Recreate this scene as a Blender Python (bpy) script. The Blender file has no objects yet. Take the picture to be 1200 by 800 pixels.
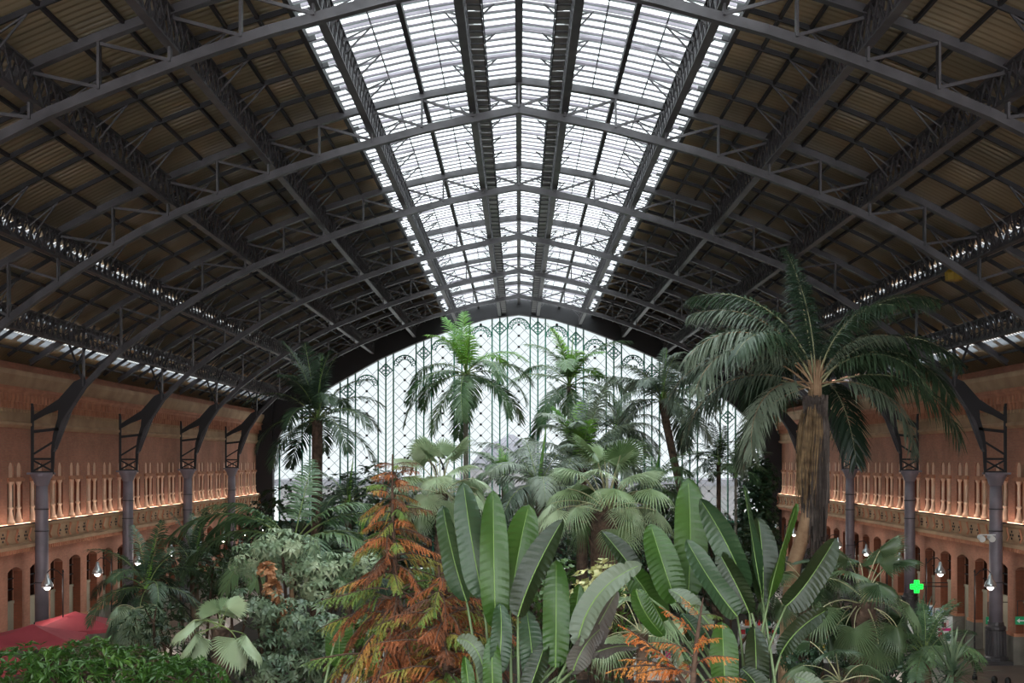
import bpy, math, random
from mathutils import Vector, Matrix
R = math.radians
PI = math.pi
random.seed(7)
scn = bpy.context.scene
COL = scn.collection

# ------------------------------------------------------------------ camera, sky, light, exposure
CZ = 9.7                       # eye height above the hall floor
F = 1600.0                     # focal length in pixels of the 1200 px wide frame
VX, VY = 608.0, 540.0
cam_d = bpy.data.cameras.new('camera')
cam = bpy.data.objects.new('camera', cam_d)
COL.objects.link(cam)
cam.location = (0, 0, CZ)
cam.rotation_euler = (R(90), 0, 0)
cam_d.sensor_width = 36
cam_d.lens = F / 1200 * 36
cam_d.shift_x = -(VX - 600) / 1200
cam_d.shift_y = (VY - 400) / 1200
cam_d.clip_end = 600
cam_d.clip_start = 0.5
scn.camera = cam

ADDED_UPLIGHT = 180  # power of the warm strips added along the ledges
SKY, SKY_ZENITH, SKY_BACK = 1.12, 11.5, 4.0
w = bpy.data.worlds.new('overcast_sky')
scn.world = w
w.use_nodes = True
nt = w.node_tree
bg = nt.nodes['Background']
tc = nt.nodes.new('ShaderNodeTexCoord')
nz = nt.nodes.new('ShaderNodeTexNoise')
nz.inputs['Scale'].default_value = 2.2
nz.inputs['Detail'].default_value = 3
cr = nt.nodes.new('ShaderNodeValToRGB')
cr.color_ramp.elements[0].position = .3
cr.color_ramp.elements[0].color = (.86, .94, .97, 1)
cr.color_ramp.elements[1].position = .7
cr.color_ramp.elements[1].color = (1, 1, 1, 1)
nt.links.new(tc.outputs['Generated'], nz.inputs['Vector'])
nt.links.new(nz.outputs['Fac'], cr.inputs['Fac'])
# overcast dome: zenith and unseen rear sky boosted to light the hall
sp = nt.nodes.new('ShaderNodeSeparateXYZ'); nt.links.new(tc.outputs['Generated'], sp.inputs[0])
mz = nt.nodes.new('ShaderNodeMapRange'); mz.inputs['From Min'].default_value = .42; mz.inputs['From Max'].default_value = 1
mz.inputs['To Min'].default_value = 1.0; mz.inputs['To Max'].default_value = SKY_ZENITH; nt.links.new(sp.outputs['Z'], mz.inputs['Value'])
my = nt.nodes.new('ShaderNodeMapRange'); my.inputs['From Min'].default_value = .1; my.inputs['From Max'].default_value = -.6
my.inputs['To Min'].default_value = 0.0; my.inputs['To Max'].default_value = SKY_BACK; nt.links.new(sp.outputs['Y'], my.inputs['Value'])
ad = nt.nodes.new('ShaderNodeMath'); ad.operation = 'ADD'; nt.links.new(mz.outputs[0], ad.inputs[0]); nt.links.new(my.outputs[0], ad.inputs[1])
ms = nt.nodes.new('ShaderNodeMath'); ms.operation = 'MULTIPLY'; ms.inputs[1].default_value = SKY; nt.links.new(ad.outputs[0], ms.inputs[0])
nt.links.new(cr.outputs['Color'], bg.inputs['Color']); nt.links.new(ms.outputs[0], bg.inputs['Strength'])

scn.view_settings.view_transform = 'Standard'
scn.view_settings.look = 'None'
scn.view_settings.gamma = 1
scn.view_settings.use_curve_mapping = False
scn.view_settings.exposure = 0.0

def P(px, py, Y):
    """A point of the hall seen at pixel px, py when it stands Y metres from the eye."""
    return Vector(((px - VX) / F * Y, Y, CZ + (VY - py) / F * Y))

# ------------------------------------------------------------------ mesh helpers
class MB:
    def __init__(s): s.v = []; s.f = []
    def quad(s, a, b, c, d):
        n = len(s.v); s.v += [tuple(a), tuple(b), tuple(c), tuple(d)]; s.f.append((n, n+1, n+2, n+3))
    def tri(s, a, b, c):
        n = len(s.v); s.v += [tuple(a), tuple(b), tuple(c)]; s.f.append((n, n+1, n+2))
    def box(s, x0, x1, y0, y1, z0, z1):
        n = len(s.v)
        s.v += [(x0,y0,z0),(x1,y0,z0),(x1,y1,z0),(x0,y1,z0),(x0,y0,z1),(x1,y0,z1),(x1,y1,z1),(x0,y1,z1)]
        for q in ((0,3,2,1),(4,5,6,7),(0,1,5,4),(1,2,6,5),(2,3,7,6),(3,0,4,7)):
            s.f.append(tuple(n+i for i in q))
    def bar(s, p, q, w, h=None, up=(0,0,1)):
        p = Vector(p); q = Vector(q); h = h or w
        t = (q-p)
        if t.length < 1e-6: return
        t.normalize(); u = Vector(up)
        if abs(t.dot(u)) > .98: u = Vector((0,1,0))
        a = t.cross(u).normalized(); b = a.cross(t).normalized()
        n = len(s.v)
        for c in (p, q):
            for sa, sb in ((-1,-1),(1,-1),(1,1),(-1,1)):
                s.v.append(tuple(c + a*(sa*w/2) + b*(sb*h/2)))
        for f in ((0,1,2,3),(4,7,6,5),(0,4,5,1),(1,5,6,2),(2,6,7,3),(3,7,4,0)):
            s.f.append(tuple(n+i for i in f))
    def tube(s, pts, rad, k=7, cap=True):
        pts = [Vector(p) for p in pts]; N = len(pts)
        if not hasattr(rad, '__len__'): rad = [rad]*N
        base = len(s.v); ref = Vector((0.13, 0.97, .2))
        for i, p in enumerate(pts):
            t = (pts[min(i+1,N-1)] - pts[max(i-1,0)]).normalized()
            u = ref if abs(t.dot(ref)) < .95 else Vector((1,0,0))
            a = t.cross(u).normalized(); b = t.cross(a)
            for j in range(k):
                an = 2*PI*j/k
                s.v.append(tuple(p + a*(math.cos(an)*rad[i]) + b*(math.sin(an)*rad[i])))
        for i in range(N-1):
            for j in range(k):
                s.f.append((base+i*k+j, base+i*k+(j+1)%k, base+(i+1)*k+(j+1)%k, base+(i+1)*k+j))
        if cap:
            s.f.append(tuple(base+j for j in range(k)))
            s.f.append(tuple(base+(N-1)*k+j for j in range(k))[::-1])
    def lathe(s, prof, k=12, c=(0,0,0)):
        base = len(s.v); N = len(prof)
        for r, z in prof:
            for j in range(k):
                an = 2*PI*j/k
                s.v.append((c[0]+r*math.cos(an), c[1]+r*math.sin(an), c[2]+z))
        for i in range(N-1):
            for j in range(k):
                s.f.append((base+i*k+j, base+i*k+(j+1)%k, base+(i+1)*k+(j+1)%k, base+(i+1)*k+j))
        s.f.append(tuple(base+j for j in range(k))[::-1])
        s.f.append(tuple(base+(N-1)*k+j for j in range(k)))
    def prism(s, poly, fn, d0, d1):
        """poly of (a,b); fn(a,b,d)->xyz"""
        n = len(s.v); k = len(poly)
        for d in (d0, d1):
            for a, b in poly: s.v.append(tuple(fn(a, b, d)))
        s.f.append(tuple(range(n, n+k))[::-1]); s.f.append(tuple(range(n+k, n+2*k)))
        for i in range(k):
            j = (i+1) % k
            s.f.append((n+i, n+j, n+k+j, n+k+i))
    def mesh(s, name, mat, smooth=False):
        me = bpy.data.meshes.new(name)
        me.from_pydata(s.v, [], s.f)
        me.materials.append(mat)
        if smooth: me.shade_smooth()
        me.update()
        return me
    def build(s, name, mat, parent=None, smooth=False, loc=None):
        o = bpy.data.objects.new(name, s.mesh(name, mat, smooth))
        COL.objects.link(o)
        if parent: o.parent = parent
        if loc: o.location = loc
        return o

def put(name, me, parent=None, loc=(0,0,0), rot=(0,0,0), sc=1):
    o = bpy.data.objects.new(name, me); COL.objects.link(o)
    if parent: o.parent = parent
    o.location = loc; o.rotation_euler = rot
    o.scale = (sc, sc, sc) if not hasattr(sc, '__len__') else sc
    return o
def tag(o, label, cat, group=None, kind=None):
    o['label'] = label; o['category'] = cat
    if group: o['group'] = group
    if kind: o['kind'] = kind
    return o
def thing(name, label, cat, loc=(0,0,0), group=None, rz=0):
    o = bpy.data.objects.new(name, None); COL.objects.link(o)
    o.location = loc; o.rotation_euler = (0,0,rz)
    o.empty_display_size = .1
    return tag(o, label, cat, group)
def struct(o): o['kind'] = 'structure'; return o
def sroot(name):
    o = bpy.data.objects.new(name, None); COL.objects.link(o); o['kind'] = 'structure'; return o
def copy_tree(o, parent=None):
    c = o.copy(); COL.objects.link(c)
    if parent: c.parent = parent
    for ch in o.children: copy_tree(ch, c)
    return c

# ------------------------------------------------------------------ materials
def srgb(r, g, b):
    f = lambda c: (c/255/12.92 if c/255 <= .04045 else ((c/255+.055)/1.055)**2.4)
    return (f(r), f(g), f(b), 1)
def mat(name, col, rough=.6, metal=0, col2=None, scale=3, detail=4, bump=0, bscale=None, trans=0, emit=None, estr=0, spec=.5, objrand=0):
    m = bpy.data.materials.new(name); m.use_nodes = True
    nt = m.node_tree; b = nt.nodes['Principled BSDF']
    b.inputs['Base Color'].default_value = col
    b.inputs['Roughness'].default_value = rough
    b.inputs['Metallic'].default_value = metal
    b.inputs['Specular IOR Level'].default_value = spec
    tc = nt.nodes.new('ShaderNodeTexCoord')
    last = None
    if col2:
        n = nt.nodes.new('ShaderNodeTexNoise'); n.inputs['Scale'].default_value = scale; n.inputs['Detail'].default_value = detail
        nt.links.new(tc.outputs['Object'], n.inputs['Vector'])
        r = nt.nodes.new('ShaderNodeValToRGB'); r.color_ramp.elements[0].position = .35; r.color_ramp.elements[1].position = .68
        r.color_ramp.elements[0].color = col; r.color_ramp.elements[1].color = col2
        if objrand:
            oi = nt.nodes.new('ShaderNodeObjectInfo'); ma = nt.nodes.new('ShaderNodeMath'); ma.operation = 'MULTIPLY_ADD'
            nt.links.new(oi.outputs['Random'], ma.inputs[0]); ma.inputs[1].default_value = objrand
            a2 = nt.nodes.new('ShaderNodeMath'); a2.operation = 'SUBTRACT'; a2.inputs[1].default_value = objrand/2
            nt.links.new(n.outputs['Fac'], a2.inputs[0]); nt.links.new(a2.outputs[0], ma.inputs[2])
            nt.links.new(ma.outputs[0], r.inputs['Fac'])
        else:
            nt.links.new(n.outputs['Fac'], r.inputs['Fac'])
        nt.links.new(r.outputs['Color'], b.inputs['Base Color']); last = r
    if bump:
        n2 = nt.nodes.new('ShaderNodeTexNoise'); n2.inputs['Scale'].default_value = bscale or 20; n2.inputs['Detail'].default_value = 3
        nt.links.new(tc.outputs['Object'], n2.inputs['Vector'])
        bp = nt.nodes.new('ShaderNodeBump'); bp.inputs['Strength'].default_value = bump; bp.inputs['Distance'].default_value = .05
        nt.links.new(n2.outputs['Fac'], bp.inputs['Height']); nt.links.new(bp.outputs['Normal'], b.inputs['Normal'])
    if emit:
        b.inputs['Emission Color'].default_value = emit; b.inputs['Emission Strength'].default_value = estr
    if trans:
        out = nt.nodes['Material Output']; tr = nt.nodes.new('ShaderNodeBsdfTranslucent'); mx = nt.nodes.new('ShaderNodeMixShader')
        mx.inputs[0].default_value = trans
        if last: nt.links.new(last.outputs['Color'], tr.inputs['Color'])
        else: tr.inputs['Color'].default_value = col
        nt.links.new(b.outputs[0], mx.inputs[1]); nt.links.new(tr.outputs[0], mx.inputs[2]); nt.links.new(mx.outputs[0], out.inputs['Surface'])
    return m
def glass(name, tint, diff=.2, dcol=(.9,.95,.95,1)):
    m = bpy.data.materials.new(name); m.use_nodes = True; nt = m.node_tree
    nt.nodes.remove(nt.nodes['Principled BSDF']); out = nt.nodes['Material Output']
    t = nt.nodes.new('ShaderNodeBsdfTransparent'); t.inputs[0].default_value = tint
    d = nt.nodes.new('ShaderNodeBsdfTranslucent'); d.inputs[0].default_value = dcol
    mx = nt.nodes.new('ShaderNodeMixShader'); mx.inputs[0].default_value = diff
    nt.links.new(t.outputs[0], mx.inputs[1]); nt.links.new(d.outputs[0], mx.inputs[2]); nt.links.new(mx.outputs[0], out.inputs['Surface'])
    return m
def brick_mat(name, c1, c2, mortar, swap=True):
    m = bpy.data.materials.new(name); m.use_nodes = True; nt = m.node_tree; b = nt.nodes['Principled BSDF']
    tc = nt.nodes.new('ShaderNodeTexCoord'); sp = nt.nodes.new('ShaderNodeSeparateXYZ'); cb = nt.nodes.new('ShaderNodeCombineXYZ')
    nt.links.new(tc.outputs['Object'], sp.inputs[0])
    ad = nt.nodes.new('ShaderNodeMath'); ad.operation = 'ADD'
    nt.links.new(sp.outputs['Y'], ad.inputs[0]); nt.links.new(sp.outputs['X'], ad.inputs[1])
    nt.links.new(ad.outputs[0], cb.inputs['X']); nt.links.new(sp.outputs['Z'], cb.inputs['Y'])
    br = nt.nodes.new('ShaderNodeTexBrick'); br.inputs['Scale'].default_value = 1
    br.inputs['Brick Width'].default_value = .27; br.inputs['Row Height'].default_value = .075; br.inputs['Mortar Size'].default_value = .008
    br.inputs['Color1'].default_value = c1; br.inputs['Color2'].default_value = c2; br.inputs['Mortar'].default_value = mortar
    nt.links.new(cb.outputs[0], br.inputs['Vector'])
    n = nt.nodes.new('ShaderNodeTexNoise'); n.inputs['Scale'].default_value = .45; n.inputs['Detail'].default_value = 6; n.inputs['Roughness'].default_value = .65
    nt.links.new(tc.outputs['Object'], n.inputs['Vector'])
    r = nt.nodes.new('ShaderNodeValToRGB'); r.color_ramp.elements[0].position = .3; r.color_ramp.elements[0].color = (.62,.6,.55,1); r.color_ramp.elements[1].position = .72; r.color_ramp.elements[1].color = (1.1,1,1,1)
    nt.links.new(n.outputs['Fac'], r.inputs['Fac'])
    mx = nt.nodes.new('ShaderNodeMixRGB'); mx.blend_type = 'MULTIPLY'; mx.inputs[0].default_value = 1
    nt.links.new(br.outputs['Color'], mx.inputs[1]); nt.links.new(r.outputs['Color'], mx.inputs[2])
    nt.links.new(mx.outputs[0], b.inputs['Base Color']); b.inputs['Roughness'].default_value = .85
    return m

M = {}
M['iron'] = mat('iron', srgb(86,82,85), .5, .3, srgb(64,60,63), 1.2, 5)
M['iron_light'] = mat('column_iron', srgb(142,132,142), .5, .1, srgb(112,104,112), .8, 5)
M['iron_dark'] = mat('dark_iron', srgb(44,40,44), .65, .1, srgb(34,31,33), .7, 4)
M['panel'] = mat('roof_panel', srgb(200,176,142), .36, 0, srgb(158,142,116), .35, 6, spec=.6)
M['blade'] = mat('frosted_louvre', srgb(150,154,154), .7, 0, srgb(118,120,120), .5, 5, trans=.1, spec=.2)
M['tread'] = mat('catwalk_grating', srgb(128,124,124), .6, .2)
M['glass'] = glass('wired_roof_glass', (.78,.88,.88,1), .25)
M['gglass'] = glass('gable_glass', (.80,.84,.86,1), .1)
M['slit'] = glass('louvre_glass', (.09,.095,.105,1), .3, (.12,.13,.14,1))
M['brick'] = brick_mat('brick', srgb(204,142,116), srgb(190,128,104), srgb(178,144,124))
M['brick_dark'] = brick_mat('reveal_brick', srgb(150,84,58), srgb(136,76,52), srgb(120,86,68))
M['tan'] = mat('buff_stucco', srgb(200,164,130), .85, 0, srgb(176,140,110), .8, 6)
M['terra'] = mat('terracotta', srgb(206,142,110), .8, 0, srgb(180,118,90), 1.5, 5)
M['peach_glow'] = mat('pale_stone_with_glow', srgb(252,214,186), .7, 0, srgb(242,192,160), 2, 4)  # pale stone with its warm glow painted into the base colour
M['stone'] = mat('grey_stone', srgb(136,130,122), .8, 0, srgb(112,106,100), 1.5, 5)
M['dull_stone'] = mat('dull_stone', srgb(74,68,70), .9, 0, srgb(60,55,58), .6, 4)
M['eye_dark'] = mat('dark_eye', srgb(26,18,15), .5)  # plain dark brown, used for the eyes
M['darkglass'] = mat('shop_glass', srgb(14,12,12), .12)  # near-black colour stands in for the unlit interior behind the glass
M['door'] = mat('cream_door', srgb(186,178,158), .6, 0, srgb(160,152,134), .6, 3)
M['floor'] = mat('polished_floor', srgb(112,96,88), .28, 0, srgb(88,76,70), .6, 6)
M['soil'] = mat('soil', srgb(48,38,28), .95, 0, srgb(34,28,20), 1.5, 6)
M['green_iron'] = mat('green_iron', srgb(34,118,94), .5, .1)
M['grey_bar'] = mat('grey_bar', srgb(112,120,120), .5, .2)
M['outside'] = mat('outside_paving', srgb(150,147,142), .9, 0, srgb(130,127,122), .2, 4)
M['slate'] = mat('slate_roof', srgb(44,40,52), .8, 0, srgb(34,31,42), .5, 4)
M['pinkwall'] = mat('pink_render', srgb(214,150,128), .85, 0, srgb(200,138,116), .5, 4)
M['trunk'] = mat('palm_trunk', srgb(112,92,76), .9, 0, srgb(84,64,52), 3, 6, .6, 12)
M['trunk_grey'] = mat('grey_trunk', srgb(142,138,124), .85, 0, srgb(112,106,96), 2, 5, .4, 14)
M['trunk_fibre'] = mat('fibrous_trunk', srgb(112,90,76), .95, 0, srgb(70,54,46), 5, 6, .9, 16)
M['trunk_tan'] = mat('tan_trunk', srgb(172,140,110), .85, 0, srgb(142,110,84), 3, 5, .4, 14)
M['skirt_tan'] = mat('dry_straw', srgb(150,122,90), .9, 0, srgb(94,74,54), 4, 5, .2, objrand=.6)
M['skirt_grey'] = mat('dry_grey_frond', srgb(104,92,86), .9, 0, srgb(72,62,58), 3, 5, objrand=.4)
def leaf(name, a, b, rough=.42, tr=.25, rnd=.5, sc=1.2):
    return mat(name, srgb(*a), rough, 0, srgb(*b), sc, 3, trans=tr, objrand=rnd)
M['palm_bright'] = leaf('bright_palm_leaf', (84,132,46), (128,172,70))
M['palm_mid'] = leaf('mid_palm_leaf', (70,98,64), (108,132,92))
M['palm_dark'] = leaf('dark_palm_leaf', (44,62,46), (72,92,66))
M['palm_sheen'] = leaf('grey_sheen_palm_leaf', (86,100,84), (128,138,118), .38)  # grey of the leaf gloss painted into the colour
M['fan_mid'] = leaf('fan_leaf', (88,112,70), (136,156,112), .4)
M['fan_pale'] = leaf('pale_fan_leaf', (128,148,110), (170,184,148), .4)
M['fan_dark'] = leaf('dark_fan_leaf', (58,78,50), (96,114,80), .4)
M['petiole'] = leaf('petiole', (150,148,112), (178,172,134), .5, .1)
M['petiole_g'] = leaf('green_petiole', (112,130,76), (140,156,96), .5, .1)
M['bush_dark'] = leaf('dark_shrub_leaf', (36,52,32), (62,80,48), .4, .2, .3, 2)
M['bush_mid'] = leaf('mid_shrub_leaf', (58,84,42), (88,118,56), .4, .2, .3, 2)
M['bush_bright'] = leaf('bright_shrub_leaf', (58, 92, 36), (98, 132, 50), .4, .2, .3, 2)
M['scheff'] = leaf('variegated_leaf', (120,140,108), (196,204,168), .42, .2, .3, 2.5)
M['scheff_dark'] = leaf('grey_green_leaf', (72,92,70), (124,138,108), .42, .2, .3, 2.5)
M['cream_leaf'] = leaf('cream_variegated_leaf', (150,165,90), (232,224,170), .45, .2, .3, 3)
M['dry_leaf'] = leaf('dry_brown_leaf', (150,98,62), (200,150,108), .6, .15, .3, 3)
M['ivy'] = leaf('ivy_leaf', (34,58,38), (58,86,52), .45, .15, .3, 2)
M['needle_orange'] = leaf('russet_needles', (168,82,32), (214,124,56), .6, .3, .3, 3)
M['needle_brown'] = leaf('brown_needles', (116,62,34), (158,92,50), .6, .3, .3, 3)
M['needle_green'] = leaf('green_needles', (104,140,48), (150,178,72), .6, .3, .3, 3)
M['bark'] = mat('red_brown_bark', srgb(88,66,52), .9, 0, srgb(58,44,36), 6, 6, .7, 18)
M['red_canvas'] = mat('red_canvas', srgb(206,90,100), .8, 0, srgb(188,74,86), .8, 4, trans=.25)
M['grey_canvas'] = mat('grey_canvas', srgb(176,172,166), .85, 0, srgb(150,146,142), 1.5, 4)
M['white'] = mat('white_paint', srgb(226,226,224), .6)
M['lampmetal'] = mat('chrome_lamp', srgb(215,220,222), .22, .7)
M['lampglow'] = mat('lamp_glow', srgb(255,250,240), .4, emit=(1,.96,.88,1), estr=6)
M['neon'] = mat('green_neon', srgb(20,255,70), .4, emit=(.02,1,.12,1), estr=1.6)
M['neonback'] = mat('cross_back', srgb(12,60,24), .4)
M['yellow'] = mat('yellow_hoist_paint', srgb(150,120,30), .6)

# ------------------------------------------------------------------ hall dimensions
BAY = 14.4
Y0 = 65.4                      # frame n = 0
YG = Y0 + 4*BAY                # the glazed gable, 123 m
YB = Y0 - 6*BAY                # where the modelled hall begins, behind the first visible frame
XW = 23.6                      # wall face
def U(x):                      # roof line
    x = abs(x); return CZ + 14.35 - .1133*x - .01254*x*x
LP = [(0,13.15),(3.4,12.45),(6.7,11.55),(8.5,10.95),(10.5,10.2),(12.5,9.4),(14.4,8.45),(16.1,7.4),(17.8,6.25),(19.2,5.2),(20.7,3.75),(21.9,1.9),(22.25,.6),(22.3,-.6)]
def L(x):
    x = abs(x)
    for (a, za), (b, zb) in zip(LP, LP[1:]):
        if a <= x <= b: return CZ + za + (zb-za)*(x-a)/(b-a)
    return CZ + LP[-1][1]
def frameY(n): return Y0 + n*BAY

# ---- floor, beds
f = MB(); f.box(-26, 26, -4, YG, -.2, 0); struct(f.build('floor', M['floor']))
f = MB()
f.box(-15.6, 15.6, 14, 116, 0, .45)
f.box(-16, 16, 13.6, 14, 0, .45)
for s in (-1, 1): f.box(min(s*15.6, s*16), max(s*15.6, s*16), 14, 116, 0, .45)
o = f.build('garden_bed', M['soil']); tag(o, 'long soil bed with low kerb filling the middle of the hall floor', 'garden bed')

# ---- walls: lower arcade and upper windows, 2.88 m module
MOD = BAY/5
def wall_side(s, name):
    b = MB()          # brick
    fn = lambda a, z, d: (s*d, a, z)
    x0, x1 = XW, XW+.5
    nm = int((YG - YB)/MOD + .5)
    for k in range(nm):
        y = YB + k*MOD; ow = 1.84
        if y < 30:
            b.prism([(y,0),(y+MOD,0),(y+MOD,9.7),(y,9.7)], fn, x0, x1); continue
        a0 = y + (MOD-ow)/2; a1 = a0+ow
        # piers
        for (p, q) in ((y, a0), (a1, y+MOD)):
            b.prism([(p,0),(q,0),(q,4.75),(p,4.75)], fn, x0, x1)
        # arch head strips
        n = 8; zs = 4.52; rise = .21
        pts = [(a0 + ow*i/n, zs + rise*(1-(2*i/n-1)**2)) for i in range(n+1)]
        b.prism(pts + [(a1, 5.45), (a0, 5.45)], fn, x0, x1)
        for (p, q) in ((y, a0), (a1, y+MOD)):
            b.prism([(p,4.75),(q,4.75),(q,5.45),(p,5.45)], fn, x0, x1)
        # solid zone behind parapet
        b.prism([(y,5.45),(y+MOD,5.45),(y+MOD,6.78),(y,6.78)], fn, x0, x1)
        wv = 1.96; c0 = y + (MOD-wv)/2; c1 = c0+wv
        for (p, q) in ((y, c0), (c1, y+MOD)):
            b.prism([(p,6.78),(q,6.78),(q,8.86),(p,8.86)], fn, x0, x1)
        # niche zone 9.06-9.68
        cy = y+MOD/2
        hw = .3
        ns = [cy-.52, cy+.52]
        edges = [y, ns[0]-hw, ns[0]+hw, ns[1]-hw, ns[1]+hw, y+MOD]
        for i in (0, 2, 4):
            b.prism([(edges[i],8.86),(edges[i+1],8.86),(edges[i+1],9.7),(edges[i],9.7)], fn, x0, x1)
        for c in ns:
            m = 6
            arc = [(c-hw+2*hw*i/m, 9.42+.22*(1-(2*i/m-1)**2)**.5) for i in range(m+1)]
            b.prism(arc + [(c+hw,9.7),(c-hw,9.7)], fn, x0, x1)
    b.prism([(YB,9.7),(YG,9.7),(YG,14.3),(YB,14.3)], fn, x0, x1)
    o = struct(b.build(name, M['brick']))
    return o
def side_trim(s, nm_):
    # cornice, frieze, parapet, plinth: long mouldings
    fn = lambda a, z, d: (s*a, d, z)      # profile a = x distance
    side = 'left' if s < 0 else 'right'
    root = sroot('trim_%d' % nm_)
    t = MB()
    t.prism([(XW+.3,13.85),(XW-.75,13.85),(XW-.75,13.62),(XW-.5,13.1),(XW+.3,13.1)], fn, YB, YG)
    t.build('cornice_cap', M['tan'], root)
    t = MB()
    t.prism([(XW+.1,13.12),(XW-.58,13.12),(XW-.62,12.98),(XW-.5,12.9),(XW-.46,12.78),(XW+.1,12.78)], fn, YB, YG)
    t.build('red_moulding', M['terra'], root)
    t = MB()
    t.prism([(XW+.1,12.1),(XW-.16,12.1),(XW-.16,11.55),(XW-.3,11.5),(XW-.3,11.38),(XW-.08,11.25),(XW+.1,11.25)], fn, YB, YG)
    t.build('frieze_band', M['tan'], root)
    # corbels
    t = MB()
    y = YB
    while y < YG:
        t.box(min(s*(XW-.5), s*(XW+.05)), max(s*(XW-.5), s*(XW+.05)), y, y+.22, 12.45, 12.8)
        t.box(min(s*(XW-.28), s*(XW+.05)), max(s*(XW-.28), s*(XW+.05)), y+.02, y+.2, 12.15, 12.45)
        y += .48
    c = t.build('corbel_row', M['terra'], root)
    t = MB(); y = YB
    while y < YG:
        t.box(min(s*(XW-.22), s*XW), max(s*(XW-.22), s*XW), y, y+.2, 11.97, 12.12)
        y += .4
    t.build('scallop_row', M['tan'], root)
    # parapet
    t = MB()
    t.prism([(XW+.1,6.72),(XW-.42,6.72),(XW-.42,6.6),(XW-.3,6.5),(XW-.3,5.85),(XW-.5,5.78),(XW-.5,5.62),(XW+.1,5.62)], fn, YB, YG)
    t.build('parapet', M['tan'], root)
    t = MB(); y = YB
    while y < YG:
        t.box(min(s*(XW-.44), s*XW), max(s*(XW-.44), s*XW), y, y+.14, 5.42, 5.63)
        y += .29
    t.build('dentil_row', M['terra'], root)
    # scroll brackets and four-dot bosses on the parapet
    t = MB(); d = MB()
    nm = int((YG-YB)/MOD+.5)
    for k in range(nm):
        cy = YB + (k+.5)*MOD
        for e in (-.52, .52):
            for q in (-.33, .33):
                xa = XW-.36
                pts = [(s*(xa-.09), cy+e+q, 6.55), (s*(xa-.05), cy+e+q, 6.35), (s*(xa+.01), cy+e+q, 6.1), (s*(xa-.08), cy+e+q, 5.9)]
                if abs(q+e) > .2: t.tube(pts, [.06,.045,.04,.06], 5)
            for (dy, dz) in ((0,.16),(0,-.16),(.13,0),(-.13,0)):
                x = s*(XW-.31)
                d.box(min(x, x-s*.03), max(x, x-s*.03), cy+e+dy-.05, cy+e+dy+.05, 6.2+dz-.05, 6.2+dz+.05)
    t.build('scroll_bracket', M['terra'], root); d.build('pierced_ornament', M['iron_dark'], root)
    # pier plinths
    t = MB(); u = MB()
    for k in range(nm+1):
        y = YB + k*MOD; h = (MOD-1.84)/2 + .06
        t.box(min(s*(XW-.12), s*(XW+.5)), max(s*(XW-.12), s*(XW+.5)), y-h, y+h, 0, 1.35)
        u.box(min(s*(XW-.07), s*(XW+.5)), max(s*(XW-.07), s*(XW+.5)), y-h+.02, y+h-.02, 1.35, 1.5)
    t.build('pier_plinth', M['stone'], root); u.build('pier_collar', M['terra'], root)
    m = MB(); xa, xb = sorted((s*(XW-.44), s*(XW-.36))); m.box(xa, xb, YB, YG, 6.72, 6.77); m.build('added_uplight_channel', M['iron_dark'], root)  # channel added to carry the assumed light strip
    ld = bpy.data.lights.new('added_uplight_strip', 'AREA'); ld.shape = 'RECTANGLE'; ld.size = 76; ld.size_y = .06  # assumed warm strip, added to brighten the upper walls
    ld.energy = ADDED_UPLIGHT; ld.color = (1,.80,.66); ld.spread = R(150)
    lo = bpy.data.objects.new('added_uplight_strip', ld); COL.objects.link(lo); lo.parent = root
    lo.location = (s*(XW-.4), YG-39, 6.79); lo.rotation_euler = (0, R(180 - s*(-50)), 0) if 0 else Vector((s*.8, 0, .6)).to_track_quat('-Z', 'Y').to_euler()
    return root
wall_side(-1, 'wall_left'); wall_side(1, 'wall_right')
side_trim(-1, 1); side_trim(1, 2)

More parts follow.
